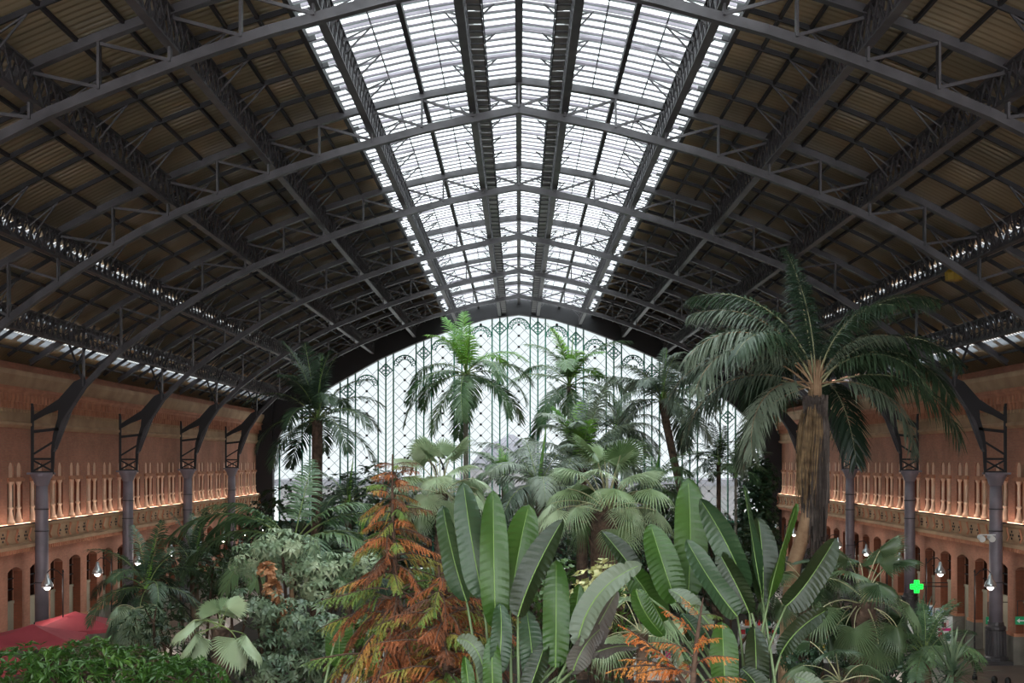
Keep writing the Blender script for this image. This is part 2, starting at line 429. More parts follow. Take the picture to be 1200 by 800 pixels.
# windows and shop openings, shared meshes for each side
def win_meshes(s):
    g = {}
    # local origin: wall face, centre of opening, z = 0
    X = lambda d: s*d
    def bx(mb, d0, d1, y0, y1, z0, z1): mb.box(min(X(d0),X(d1)), max(X(d0),X(d1)), y0, y1, z0, z1)
    m = MB()
    for e in (-.52, .52):
        m.lathe([(.21,6.8),(.21,6.9),(.15,6.98),(.11,7.2),(.085,7.35),(.085,7.44),(.13,7.46),(.13,7.54),(.085,7.56),(.075,8.55),(.1,8.6),(.14,8.68),(.14,8.74)], 10, (X(.02), e, 0))
    g['col'] = m.mesh('colonnette', M['peach_glow'], True)
    m = MB(); bx(m, -.36, .5, -1.02, 1.02, 6.7, 6.8); g['sill'] = m.mesh('sill', M['peach_glow'])
    m = MB(); bx(m, -.1, .3, -1.0, 1.0, 8.74, 8.88); bx(m, -.03, .3, -1.0, 1.0, 8.88, 8.93); g['lintel'] = m.mesh('lintel', M['terra'])
    m = MB()
    for e in (-.52, .52): bx(m, .045, .3, e-.3, e+.3, 8.9, 9.66)
    g['niche'] = m.mesh('niche_panel', M['peach_glow'])
    m = MB(); bx(m, .42, .47, -1, 1, 6.78, 8.9); g['pane'] = m.mesh('pane', M['darkglass'])
    m = MB()
    for e in (-.96, -.34, .3, .94): bx(m, .36, .44, e-.022, e+.022, 6.8, 8.8)
    g['frame'] = m.mesh('window_frame', M['peach_glow'])
    # shop front
    m = MB(); bx(m, .46, .52, -.95, .95, 0, 4.8); g['shopglass'] = m.mesh('shop_glass', M['darkglass'])
    m = MB(); bx(m, .40, .46, -.9, .9, .0, 3.0); bx(m, .36, .46, -.92, .92, 2.95, 3.08); g['shopdoor'] = m.mesh('panel', M['door'])
    m = MB()
    for z in (3.6, 4.1): bx(m, .4, .46, -.92, .92, z, z+.06)
    bx(m, .39, .46, -.03, .03, 3.0, 4.6)
    g['shopbar'] = m.mesh('glazing_bar', M['iron_dark'])
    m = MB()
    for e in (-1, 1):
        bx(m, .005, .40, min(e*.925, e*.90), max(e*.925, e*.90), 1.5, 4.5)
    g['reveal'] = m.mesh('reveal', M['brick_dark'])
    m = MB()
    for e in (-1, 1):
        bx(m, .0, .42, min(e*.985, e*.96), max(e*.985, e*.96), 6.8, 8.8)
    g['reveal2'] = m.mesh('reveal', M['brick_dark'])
    return g
wn = 3; dn = 1
for s in (-1, 1):
    g = win_meshes(s)
    nm = int((YG-YB)/MOD+.5)
    for k in range(nm):
        y = YB + (k+.5)*MOD
        if y - MOD/2 < 30: continue
        r = sroot('window_%d' % wn); wn += 1
        r.location = (s*XW, y, 0)
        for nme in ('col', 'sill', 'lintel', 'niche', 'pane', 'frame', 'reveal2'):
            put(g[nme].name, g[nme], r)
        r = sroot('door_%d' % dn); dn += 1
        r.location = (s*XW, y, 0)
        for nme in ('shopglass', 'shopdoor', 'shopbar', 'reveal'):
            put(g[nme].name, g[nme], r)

# ---- ceiling: lapped roof panels, slits, skylight
XS = 6.6
def strip(mb, xa, xb, y0, y1, dz=0, th=0, n=None, step=None):
    n = n or max(1, int(abs(xb-xa)/.9))
    for i in range(n):
        a = xa + (xb-xa)*i/n; b = xa + (xb-xa)*(i+1)/n
        mb.quad((a,y0,U(a)+dz),(a,y1,U(a)+dz+th),(b,y1,U(b)+dz+th),(b,y0,U(b)+dz))
ceil_root = sroot('ceiling')
RIB = BAY/5
SL = [(18.0, 18.3), (21.35, 21.6), (22.35, 22.75)]
for s in (-1, 1):
    mb = MB()
    y = YB
    k = 0
    while y < YG-.01:
        prev = XS
        for a, b in SL + [(25.2, 25.2)]:
            strip(mb, s*prev, s*a, y, y+.36, .12, .055)
            prev = b
        y += .36
    mb.build('roof_panel', M['panel'], ceil_root)
    mb = MB()      # outer roofing: keeps the sky out above the lapped panels
    for a, b in ((XS, 18.0), (18.3, 21.35), (21.6, 22.35), (22.75, 25.2)):
        strip(mb, s*a, s*b, YB, YG, .25)
    mb.build('outer_roof', M['panel'], ceil_root)
    # ventilator slits with tabs
    mb = MB(); gb = MB()
    for a, b, pitch, fr in ((18.0,18.3,.72,.5),(21.35,21.6,.72,.5),(22.35,22.75,1.44,.38)):
        y = YB
        gb.quad((s*a,YB,U(a)+.14),(s*a,YG,U(a)+.14),(s*b,YG,U(b)+.14),(s*b,YB,U(b)+.14))
        while y < YG:
            mb.quad((s*a,y,U(a)+.1),(s*a,y+pitch*fr,U(a)+.1),(s*b,y+pitch*fr,U(b)+.1),(s*b,y,U(b)+.1))
            y += pitch
    mb.build('slit_louvre', M['panel'], ceil_root); gb.build('slit_glass', M['slit'], ceil_root)
# ribs
for n in range(-3, 5):
    for j in range(1, 6):
        y = frameY(n) - BAY + j*RIB
        if j == 5: continue
        mb = MB(); N = 26
        xs = [-23.4 + 46.8*i/(2*N) for i in range(2*N+1)]
        m2 = MB()
        for a, b in zip(xs, xs[1:]):
            if abs(a+b)/2 < XS: m2.bar((a, y, U(a)+.03), (b, y, U(b)+.03), .05, .1)
            else: mb.bar((a, y, U(a)), (b, y, U(b)), .09, .15)
        mb.build('roof_rib', M['iron_dark'], ceil_root); m2.build('skylight_rib', M['iron_light'], ceil_root)
GX = [1.72, 5.5, 9.35, 13.1, 17.2, 20.85]
pur = [2.75, 3.62, 4.6, 6.6, 7.55, 8.45, 10.6, 11.85, 14.45, 15.8, 18.5, 19.7, 22.0, 23.0]
for s in (-1, 1):
    for x in pur:
        wd = .09 if x not in (3.62, 6.6) else .16
        if x in (2.75, 4.6): wd = .035
        mb = MB(); mb.bar((s*x, YB, U(x)+.02), (s*x, YG, U(x)+.02), wd, wd*1.3); mb.build('purlin', M['iron_dark'], ceil_root)
# skylight
sky_root = sroot('window_2')
mb = MB()
for s in (-1, 1):
    strip(mb, 0, s*XS, YB, YG, .32, 0, 5)
mb.build('glass', M['glass'], sky_root)
mb = MB(); lip = MB(); y = YB
while y < YG:
    for s in (-1, 1):
        n = 5
        for i in range(n):
            a = s*XS*i/n; b = s*XS*(i+1)/n
            # each louvre: a sloping blade and a thin lower lip
            mb.quad((a,y,U(a)+.2),(a,y+.33,U(a)+.2),(b,y+.33,U(b)+.2),(b,y,U(b)+.2))
            lip.quad((a,y,U(a)+.2),(a,y+.03,U(a)+.15),(b,y+.03,U(b)+.15),(b,y,U(b)+.2))
    y += .72
mb.build('louvre', M['blade'], sky_root); lip.build('louvre_lip', M['iron_light'], sky_root)
mb = MB(); mb.bar((0, YB, U(0)-.05), (0, YG, U(0)-.05), .14, .3); mb.bar((0, YB, U(0)-.22), (0, YG, U(0)-.22), .24, .04)
mb.build('ridge_beam', M['iron'], sky_root)

# ---- arched trusses with their feet brackets
ORD = ['nearest', 'second nearest', 'third', 'fourth', 'fifth', 'sixth', 'seventh']
def truss(n):
    y = frameY(n)
    root = thing('roof_truss', 'x', 'roof truss', (0, y, 0))
    NX = 60
    # lower chord
    xs = [-22.25 + 44.5*i/NX for i in range(NX+1)]
    mb = MB()
    for a, b in zip(xs, xs[1:]):
        mb.bar((a,0,L(a)),(b,0,L(b)), .08, .28)
        mb.bar((a,0,L(a)-.15),(b,0,L(b)-.15), .3, .04)
    mb.build('lower_chord', M['iron'], root)
    xs = [-23.4 + 46.8*i/NX for i in range(NX+1)]
    mb = MB()
    for a, b in zip(xs, xs[1:]):
        mb.bar((a,0,U(a)-.12),(b,0,U(b)-.12), .1, .26)
        mb.bar((a,0,U(a)-.26),(b,0,U(b)-.26), .3, .04)
    mb.build('upper_chord', M['iron'], root)
    px = [0, 1.72, 3.62, 5.5, 7.45, 9.35, 11.25, 13.1, 15.15, 17.2, 19.05, 20.85]
    for s in (-1, 1):
        for i, x in enumerate(px):
            if x == 0 and s < 0: continue
            m = MB(); m.bar((s*x,-.07,L(x)+.05),(s*x,-.07,U(x)-.22), .07, .12); m.bar((s*x,.07,L(x)+.05),(s*x,.07,U(x)-.22), .07, .12)
            m.build('post', M['iron'], root)
            if i:
                m = MB(); m.bar((s*x,0,U(x)-.3),(s*px[i-1],0,L(px[i-1])+.1), .11, .09); m.build('diagonal', M['iron'], root)
        # riveted splice plates
        m = MB()
        for x in (4.1, 12.2):
            m.box(s*x-.35, s*x+.35, -.08, -.055, 0, .01) if 0 else None
        # foot: curved rib continues to the column; outer post, struts, cross brace
        xo = 23.3
        m = MB()
        m.bar((s*xo,0,CZ-.55),(s*xo,0,CZ+2.6), .12, .12)
        m.bar((s*xo,0,CZ+2.6),(s*(xo+.12),0,CZ+3.3), .1, .1)
        m.build('outer_post', M['iron_dark'], root)
        m = MB()
        m.bar((s*22.28,0,CZ+.1),(s*xo,0,CZ+.1), .1); m.bar((s*22.28,0,CZ-.55),(s*xo,0,CZ-.55), .14)
        m.bar((s*22.3,0,CZ+.05),(s*xo,0,CZ-.5), .08); m.bar((s*22.3,0,CZ-.5),(s*xo,0,CZ+.05), .08)
        m.bar((s*22.25,0,CZ+.95),(s*xo,0,CZ+.3), .09)
        m.bar((s*22.0,0,CZ+1.55),(s*xo,0,CZ+1.4), .1, .14)
        m.build('foot_brace', M['iron_dark'], root)
        m = MB()
        fn = lambda a, z, d: (s*a, d, z)
        m.prism([(21.9,CZ+1.9),(22.2,CZ+.9),(22.28,CZ-.5),(22.4,CZ-.5),(22.4,CZ+.5),(22.3,CZ+1.3),(22.08,CZ+2.05),(22.05,CZ+2.45),(22.7,CZ+2.2),(23.35,CZ+1.85),(23.35,CZ+2.12),(22.75,CZ+2.5),(22.05,CZ+2.95),(21.3,CZ+3.8),(20.8,CZ+4.02),(20.7,CZ+3.75)], fn, -.05, .05)
        m.build('spandrel_plate', M['iron_dark'], root)
        m = MB()
        m.bar((s*20.85,0,L(20.85)+.2),(s*21.6,0,U(21.6)-.3),.09); m.bar((s*21.3,0,CZ+4.2),(s*20.3,0,U(20.3)-.4),.09)
        m.build('head_strut', M['iron_dark'], root)
    return root
tl = {-3:'roof truss just behind the top of the frame, arched riveted iron',
      -2:'arched iron roof truss crossing the two top corners, nearest in view',
      -1:'arched iron roof truss second from the front, crossing the middle of the bright skylight',
      0:'arched iron roof truss third from the front, landing on the nearest pair of columns',
      1:'arched iron roof truss fourth from the front, above the tall right palm crown',
      2:'arched iron roof truss fifth from the front, thin in the distance',
      3:'arched iron roof truss last before the dark gable arch'}
for n in range(-3, 4):
    t = truss(n); t['label'] = tl[n]
    t['group'] = 'arched roof trusses'

# ---- long lattice girders under the roof
names = {1.72:'beside the ridge catwalk', 5.5:'under the outer part of the skylight', 9.35:'first outside the skylight', 13.1:'halfway down the brown roof slope', 17.2:'low on the brown roof slope', 20.85:'lowest, just above the column heads'}
for s in (-1, 1):
    for gx in GX:
        D = 1.0
        zt = U(gx)-.12; zb = zt-D
        root = thing('lattice_girder', 'iron lattice girder %s, %s side' % (names[gx], 'left' if s < 0 else 'right'), 'girder', (s*gx, YB, 0), 'lattice girders')
        Lg = YG-YB-.6
        m = MB(); m.box(-.14,.14,0,Lg,zt-.05,zt); m.box(-.05,.05,0,Lg,zt-.18,zt-.05); m.build('top_chord', M['iron'], root)
        m = MB(); m.box(-.13,.13,0,Lg,zb,zb+.05); m.box(-.05,.05,0,Lg,zb+.05,zb+.18); m.build('bottom_chord', M['iron'], root)
        m = MB(); y = 0; p = .72
        while y < Lg:
            for x in (-.1, .1):
                m.bar((x,y,zb+.05),(x,y+p,zt-.05), .035, .05); m.bar((x,y+p,zb+.05),(x,y,zt-.05), .035, .05)
            m.bar((0,y,zb),(0,y,zt), .05)
            y += p
        m.build('lattice', M['iron'], root)
        for n in range(-3, 5):
            for j in range(1, 5):
                yy = frameY(n)-BAY+j*RIB-YB
                if yy+YB < 20: continue
                m = MB()
                sd = -s
                for sgn, reach in ((sd, .95), (-sd, .6)):
                    xx = sgn*reach
                    m.bar((sgn*.1,yy,zt-.6),(xx,yy,U(s*gx+xx)-.08), .05)
                    m.bar((sgn*.1,yy-.4,zt-.35),(xx,yy,U(s*gx+xx)-.08), .035)
                    m.bar((sgn*.1,yy,zt-.15),(xx,yy,U(s*gx+xx)-.1), .04)
                m.build('knee_bracket', M['iron'], root)
        if gx == 1.72:
            # catwalk with open treads and rail on the inner side
            m = MB(); sd = -s
            a, b = sorted((sd*.2, sd*.6))
            yy = 0
            while yy < Lg:
                m.box(a, b, yy, yy+.5, zb+.28, zb+.31); yy += .62
            m.build('tread', M['tread'], root)
            m = MB(); m.bar((sd*.6,0,zb+.3),(sd*.6,Lg,zb+.3), .04)
            m.bar((sd*.62,0,zb+.75),(sd*.62,Lg,zb+.75), .035)
            yy = 0
            while yy < Lg:
                m.bar((sd*.62,yy,zb+.3),(sd*.62,yy,zb+.76), .035); m.bar((sd*.2,yy-.06,zb+.27),(sd*.62,yy-.06,zb+.27), .05)
                yy += 1.24
            m.build('catwalk_rail', M['iron_dark'], root)

# yellow hoist hanging on the right girder
hp = Vector((17.2, 54.0, U(17.2)-1.35))
t = thing('chain_hoist', 'small yellow hoist hanging under the right roof girder', 'hoist', hp)
m = MB(); m.lathe([(.16,-.25),(.34,-.2),(.36,.1),(.2,.25)], 10); m.build('body', M['yellow'], t)
m = MB(); m.bar((0,0,.2),(0,0,.45), .06); m.bar((-.2,0,.45),(.2,0,.45), .06); m.build('hanger', M['iron_dark'], t)

# ---- columns
def column_proto():
    root = thing('iron_column', 'x', 'column')
    m = MB(); m.lathe([(.32,1.9),(.31,4.5),(.3,7.5),(.28,8.55)], 20); m.build('shaft', M['iron_light'], root, True)
    m = MB()
    for z in (3.9, 6.35, 7.4): m.lathe([(.3,z-.03),(.335,z-.02),(.335,z+.02),(.3,z+.03)], 20)
    m.build('ring', M['iron'], root, True)
    m = MB(); m.lathe([(.28,8.5),(.33,8.6),(.4,8.8),(.5,8.98),(.52,9.1)], 16); m.box(-.62,.55,-.3,.3,9.05,9.15)
    m.build('capital', M['iron_light'], root)
    m = MB()
    m.box(-.62,.62,-.62,.62,0,.18)
    m.lathe([(.56,.18),(.56,.3),(.46,.38),(.44,1.6),(.48,1.66),(.48,1.78),(.38,1.85),(.36,2.0)], 16)
    for j in range(14):
        an = 2*PI*j/14; m.bar((.45*math.cos(an),.45*math.sin(an),.42),(.43*math.cos(an),.43*math.sin(an),1.58), .07)
    m.build('pedestal', M['iron'], root)
    return root
cp = column_proto()
first = True
pos = ['first in view', 'second', 'third', 'fourth, next to the glazed gable']
for s in (-1, 1):
    for n in range(-2, 4):
        o = cp if first else copy_tree(cp); first = False
        o.location = (s*22.85, frameY(n), 0)
        if s > 0: o.rotation_euler = (0,0,PI)
        sd = 'left' if s < 0 else 'right'
        o['label'] = ('grey cast-iron column on the %s wall, %s from the front' % (sd, pos[n])) if n >= 0 else ('grey cast-iron column beyond the %s edge of the view, %s' % (sd, 'nearer one' if n == -2 else 'farther one'))
        o['group'] = 'cast-iron wall columns'

# ---- far gable: dark arch plate, side piers, glazed screen
def LG(x):
    x = abs(x); pts = [(0,13.15),(3,12.75),(5.8,11.9),(9.35,10.55),(12.4,9.2),(15.0,7.75),(17.0,6.6),(19.2,5.1),(20.5,3.9),(21.5,2.4),(21.9,1.0),(22.1,0)]
    for (a, za), (b, zb) in zip(pts, pts[1:]):
        if a <= x <= b: return CZ + za + (zb-za)*(x-a)/(b-a)
    return CZ
m = MB(); N = 80
xs = [-22.1+44.2*i/N for i in range(N+1)]
for a, b in zip(xs, xs[1:]):
    za, zb = LG(a), LG(b); ua, ub = U(a)+.3, U(b)+.3
    y0, y1 = YG-.1, YG+.5
    m.quad((a,y0,za),(b,y0,zb),(b,y0,ub),(a,y0,ua)); m.quad((b,y1,zb),(a,y1,za),(a,y1,ua),(b,y1,ub))
    m.quad((a,y0-.35,za),(a,y1,za),(b,y1,zb),(b,y0-.35,zb)); m.quad((a,y0-.35,za),(b,y0-.35,zb),(b,y0-.35,zb+.35),(a,y0-.35,za+.35))
    m.quad((a,y0-.35,za+.35),(b,y0-.35,zb+.35),(b,y0,zb+.35),(a,y0,za+.35))
for s in (-1, 1):
    xa, xb = sorted((s*22.1, s*26)); m.box(xa, xb, YG-.45, YG+.5, 0, 17)
struct(m.build('wall_far', M['iron_dark']))
gw = sroot('window_1')
gy = YG+.25
m = MB()
for a, b in zip(xs, xs[1:]):
    m.quad((a,gy+.1,0),(b,gy+.1,0),(b,gy+.1,LG(b)+.2),(a,gy+.1,LG(a)+.2))
m.build('glass', M['gglass'], gw)
PER = 3.43
def clipbar(mb, x0, z0, x1, z1, wd):
    n = max(1, int(abs(x1-x0)/.5)+1)
    prev = None
    if (z0 < LG(x0)) and (z1 < LG(x1)) : mb.bar((x0,gy,z0),(x1,gy,z1),wd)
for k in range(-7, 7):
    c = (k+.5)*PER
    for dx in (-.69, 0, .69):
        x = c+dx
        if abs(x) > 22: continue
        m = MB(); m.bar((x,gy,0),(x,gy,LG(x)), .12, .2); m.build('mullion', M['green_iron'], gw)
lat = MB(); dots = MB(); orn = MB()
for k in range(-6, 7):
    c = k*PER; hw = PER/2-.69
    z = 0
    while z < 24:
        for sx in (-1, 1):
            clipbar(lat, c, z, c+sx*hw, z+hw, .035); clipbar(lat, c+sx*hw, z, c, z+hw, .035)
        if z < LG(c)-.3 and abs(c) < 22: dots.lathe([(.05,-.11),(.12,-.05),(.12,.05),(.05,.11)], 6, (c, gy-.05, z))
        z += 1.0
    if abs(c) < 21.5:
        zt = min(LG(c-hw), LG(c+hw)) - 1.15
        pts = [(c+hw*math.cos(PI*i/12), gy, zt+hw*math.sin(PI*i/12)) for i in range(13)]
        orn.tube(pts, .06, 5)
        pts = [(c+.62*hw*math.cos(PI*i/10), gy, zt+.62*hw*math.sin(PI*i/10)) for i in range(11)]
        orn.tube(pts, .04, 5)
        for i in range(7):
            a = PI*(i+.5)/7
            q = (c+.8*hw*math.cos(a), zt+.8*hw*math.sin(a))
            orn.tube([(q[0]+.13*math.cos(u*PI/4), gy, q[1]+.13*math.sin(u*PI/4)) for u in range(9)], .035, 4)
for k in range(-7, 7):
    c = (k+.5)*PER
    z = 0
    while z < 24:
        for sx in (-1, 1): clipbar(lat, c, z, c+sx*.69, z+.69, .028)
        z += .5
    if abs(c) < 21.5:
        zt = LG(c+.69*(1 if c > 0 else -1)) - .85
        orn.tube([(c,gy,zt+.6),(c+.6,gy,zt),(c,gy,zt-.6),(c-.6,gy,zt),(c,gy,zt+.6)], .07, 4)
        for an in range(4):
            a = PI/4+an*PI/2; q = (c+.26*math.cos(a), zt+.26*math.sin(a))
            orn.tube([(q[0]+.16*math.cos(u*PI/4), gy, q[1]+.16*math.sin(u*PI/4)) for u in range(9)], .04, 4)
lat.build('lattice', M['grey_bar'], gw); dots.build('node_boss', M['iron_dark'], gw, True); orn.build('scroll_ornament', M['green_iron'], gw)
# transoms and the doors' fan arches at the foot of the screen
m = MB()
for z in (4.2,): m.bar((-22,gy,z),(22,gy,z), .16, .22)
m.build('transom', M['green_iron'], gw)
m = MB()
for c in (-8.6, 8.6):
    for r in (1.9, 1.15):
        m.tube([(c+r*math.cos(PI*i/14), gy-.15, 8.4+r*1.25*math.sin(PI*i/14)) for i in range(15)], .09, 5)
    for i in range(1, 6):
        a = PI*i/6; m.bar((c+1.15*math.cos(a),gy-.15,8.4+1.44*math.sin(a)),(c+1.9*math.cos(a),gy-.15,8.4+2.37*math.sin(a)), .06)
m.build('fan_arch', M['iron_dark'], gw)

dr = sroot('door_%d' % dn); dn += 1
m = MB(); m.box(-21.9, 21.9, gy-.12, gy+.05, .1, 4.1); m.build('leaf_panel', M['iron_dark'], dr)
m = MB()
for i in range(26): m.bar((-21.5+43*i/25, gy-.14, .1),(-21.5+43*i/25, gy-.14, 4.1), .12)
m.bar((-21.9,gy-.14,1.2),(21.9,gy-.14,1.2), .14); m.build('door_rail', M['green_iron'], dr)

# ---- outside beyond the glass
m = MB(); m.box(-150, 150, YG+.6, 330, -.3, -.05); tag(m.build('forecourt_paving', M['outside']), 'pale paving outside beyond the glazed gable', 'paving')
b = thing('dark_roofed_building', 'building with dark domed slate roof outside behind the middle of the glass', 'building', (-1, 176, 0))
m = MB(); m.box(-30,30,0,16,0,6.5); m.box(-6.5,6.5,-2,12,0,8.5); m.build('wall', M['dull_stone'], b)
m = MB(); m.lathe([(5.6,8.5),(5.2,9.4),(4.2,10.8),(2.8,12),(1.2,12.6),(.3,13.2)], 20, (0,4,0)); m.box(-31,31,-.6,16.6,6.5,7.3); m.build('roof', M['slate'], b)
m = MB()
for i in range(9): m.box(-27+6.6*i, -25+6.6*i, -.1, .05, 2, 5)
m.build('window_row', M['darkglass'], b)
b = thing('pink_building', 'pink rendered building outside at the right end of the glass', 'building', (52, 190, 0))
m = MB(); m.box(-14,14,0,16,0,22); m.build('wall', M['pinkwall'], b)
m = MB(); m.box(-15,15,-1,17,22,23); m.build('roof', M['slate'], b)

# ------------------------------------------------------------------ plants: leaf, frond and foliage meshes
def feather(name, m, Lf, elev, droop, nl=44, ll=.9, lw=.05, hang=.5, start=.16, vee=.25, seed=0, rach=.03, stemc=None, curl=0, plume=.22):
    """An arching feather frond growing along +X from the origin. Two meshes: leaflets, rachis."""
    rnd = random.Random(seed)
    N = 24; pts = []; r = z = 0; side = 0
    for i in range(N+1):
        s_ = i/N
        a = elev - droop*(s_**1.25)
        pts.append((Vector((r, side, z)), a))
        r += math.cos(a)*Lf/N; z += math.sin(a)*Lf/N; side += curl*s_*Lf/N
    mb = MB()
    for i in range(nl):
        t = start + (1-start)*i/(nl-1)
        q = t*N; j = min(int(q), N-1); fr = q-j
        p = pts[j][0].lerp(pts[j+1][0], fr); a = pts[j][1]
        T = Vector((math.cos(a), 0, math.sin(a))); Nn = Vector((-math.sin(a), 0, math.cos(a)))
        prof = math.sin(PI*min(1, .16+.80*(t-start)/(1-start)))**.55
        for sd in (-1, 1):
            l = ll*prof*rnd.uniform(.85, 1.1)
            fwd = .45 + .9*t*t + rnd.uniform(-.12, .12)
            d = (Vector((0, sd, 0)) + T*fwd + Nn*(vee+rnd.uniform(-plume,plume))).normalized()
            w_ = lw*rnd.uniform(.8, 1.15)
            pr = p + T*rnd.uniform(-.02,.02); prev = None
            wd = (T - d*T.dot(d)).normalized()
            for k, (u, ww) in enumerate(((0,.45),(.3,1),(.65,.85),(1,.05))):
                c = pr + d*(l*u) + Vector((0,0,-hang*l*u*u))
                cur = (c - wd*(w_*ww/2), c + wd*(w_*ww/2))
                if prev: mb.quad(prev[0], prev[1], cur[1], cur[0])
                prev = cur
    st = MB()
    st.tube([p for p, _ in pts], [rach*(1-.85*i/N) for i in range(N+1)], 4, False)
    return mb.mesh(name, m, False), st.mesh('rachis', stemc or M['petiole_g'], True)
def fan(name, m, Lp, Rb, elev, droop, nseg=30, spread=115, split=.55, tipdrop=.5, seed=0, stem=None, pr=.025, fold=.045):
    rnd = random.Random(seed)
    N = 10; pts = []; r = z = 0
    for i in range(N+1):
        a = elev - droop*(i/N)**1.4
        pts.append(Vector((r,0,z)))
        r += math.cos(a)*Lp/N; z += math.sin(a)*Lp/N
    st = MB(); st.tube(pts, [pr*(1-.5*i/N) for i in range(N+1)], 5, False)
    c = pts[-1]; a2 = a - .35
    T = Vector((math.cos(a2), 0, math.sin(a2))); Nn = Vector((-math.sin(a2), 0, math.cos(a2))); Yv = Vector((0,1,0))
    mb = MB()
    def pt(phi, rr, nn):
        q = c + (T*math.cos(phi) + Yv*math.sin(phi))*rr + Nn*nn
        q = q - Nn*(abs(math.sin(phi))*rr*.28)
        f = max(0, rr/Rb-.35)
        return q + Vector((0,0,-tipdrop*Rb*f*f))
    sp = R(spread)
    for i in range(nseg):
        p0 = -sp + 2*sp*i/nseg; p1 = -sp + 2*sp*(i+1)/nseg; pm = (p0+p1)/2
        rs = Rb*split*(1-.25*abs(pm)/sp); rt = Rb*rnd.uniform(.9,1.05)*(1-.22*(abs(pm)/sp)**2)
        for (u, v, hu, hv) in ((p0, pm, -fold, fold), (pm, p1, fold, -fold)):
            mb.quad(pt(u,.03*Rb,0), pt(v,.03*Rb,0), pt(v,rs,hv*rs/Rb*2*Rb*.5), pt(u,rs,hu*rs/Rb*2*Rb*.5))
        jm = pm + rnd.uniform(-.02,.02)
        mid = (rs+rt)/2; q = (p1-p0)*.28; k = fold*rs
        a0, a1, am = pt(p0,rs,-k), pt(p1,rs,-k), pt(pm,rs,k)
        b0, b1, bm = pt(jm-q,mid,-k*.5), pt(jm+q,mid,-k*.5), pt(jm,mid,k*.5)
        tip = pt(jm, rt, -rnd.uniform(0,.12)*Rb)
        mb.quad(a0, am, bm, b0); mb.quad(am, a1, b1, bm); mb.tri(b0, bm, tip); mb.tri(bm, b1, tip)
    return mb.mesh(name, m, False), st.mesh('petiole', stem or M['petiole'], True)
def place_leaf(root, name, pair, az, loc=(0,0,0), sc=1, roll=0):
    o = put(name, pair[0], root, loc, (roll, 0, az), sc)
    put(pair[1].name, pair[1], o)
    return o
def trunk_tube(root, pts, rads, m, name='trunk', k=12, rough=0, seed=0):
    mb = MB(); mb.tube(pts, rads, k)
    if rough:
        rnd = random.Random(seed)
        mb.v = [(x+rnd.uniform(-rough,rough), y+rnd.uniform(-rough,rough), z) for x, y, z in mb.v]
    return mb.build(name, m, root, True)
def boots(root, pts, rad, m, n=120, ln=.22, seed=0, name='leaf_base'):
    """old cut leaf bases round a trunk, one skin of scales"""
    rnd = random.Random(seed); mb = MB()
    a = Vector(pts[0]); b = Vector(pts[-1])
    for i in range(n):
        t = i/n; an = i*2.4; p = a.lerp(b, t)
        d = Vector((math.cos(an), math.sin(an), 0)); up = Vector((0,0,1)); sdv = d.cross(up)
        r0 = p + d*rad*.9; r1 = r0 + d*ln*.45 + up*ln
        w_ = ln*.45
        mb.tri(r0-sdv*w_, r0+sdv*w_, r1); mb.tri(r0-sdv*w_, r1, r0-up*.05+d*.02); mb.tri(r1, r0+sdv*w_, r0-up*.05+d*.02)
    return mb.build(name, m, root)

def feather_palm(label, base, crown, specs, lib, trunk_m, tr=(.2,.14), lean=None, shaft=None, group=None, name='feather_palm', skirt=0):
    """base, crown: points. specs: list of (azimuth deg, index into lib, scale)"""
    base = Vector(base); crown = Vector(crown)
    root = thing(name, label, 'palm', base, group)
    rel = crown - base
    pts = [Vector((0,0,0)), rel*.33 + Vector((lean or (0,0,0)))*.7, rel*.66 + Vector((lean or (0,0,0))), rel]
    # smooth
    P_ = []
    for i in range(13):
        t = i/12; 
        b0=(1-t)**3; b1=3*t*(1-t)**2; b2=3*t*t*(1-t); b3=t**3
        P_.append(pts[0]*b0+pts[1]*b1+pts[2]*b2+pts[3]*b3)
    trunk_tube(root, P_, [tr[0]+(tr[1]-tr[0])*i/12 for i in range(13)], trunk_m, rough=.012)
    if shaft:
        trunk_tube(root, [rel+Vector((0,0,-shaft)), rel+Vector((0,0,-shaft*.5)), rel+Vector((0,0,.15))], [tr[1]*1.05, tr[1]*1.25, tr[1]*.6], M['palm_bright'], 'crownshaft')
    for az, idx, sc in specs:
        place_leaf(root, 'frond', lib[idx], R(az), rel, sc, R(random.uniform(-12,12)))
    return root

# libraries of fronds (elevation from steep to hanging)
def flib(m, Lf, ll, lw, nl, seeds, hang=.45, stem=None, vee=.25, start=.16, plume=.22):
    out = []
    for i, (e, d) in enumerate(seeds):
        out.append(feather('leaflets', m, Lf, R(e), R(d), nl, ll, lw, hang, start, vee, 10+i, .035, stem, 0, plume))
    return out
E = [(84,35),(68,75),(52,95),(34,100),(14,95),(-8,75),(-35,45)]
royal_b = flib(M['palm_bright'], 3.9, .95, .075, 46, E[:3], .35)
royal_d = flib(M['palm_mid'], 4.3, .95, .075, 50, E, .5)
grey_d = flib(M['palm_sheen'], 4.2, .95, .07, 52, E, .6)
queen_g = flib(M['palm_sheen'], 5.4, .95, .055, 110, [(80,40),(72,95),(62,120),(48,120),(30,120),(10,110),(-12,90)], .75, M['trunk_tan'], .1, .22, .55)
queen_d = flib(M['palm_dark'], 5.4, .95, .055, 110, [(84,30),(72,90),(58,110),(42,115),(25,110),(5,100),(-12,90)], .7, M['petiole'], .1, .22, .55)
dark_l = flib(M['palm_dark'], 3.6, .8, .06, 46, E, .45)
kentia = flib(M['palm_mid'], 3.6, .85, .085, 34, [(76,50),(60,85),(45,100),(30,100),(12,90),(-8,70)], .5, None, .2, .25)

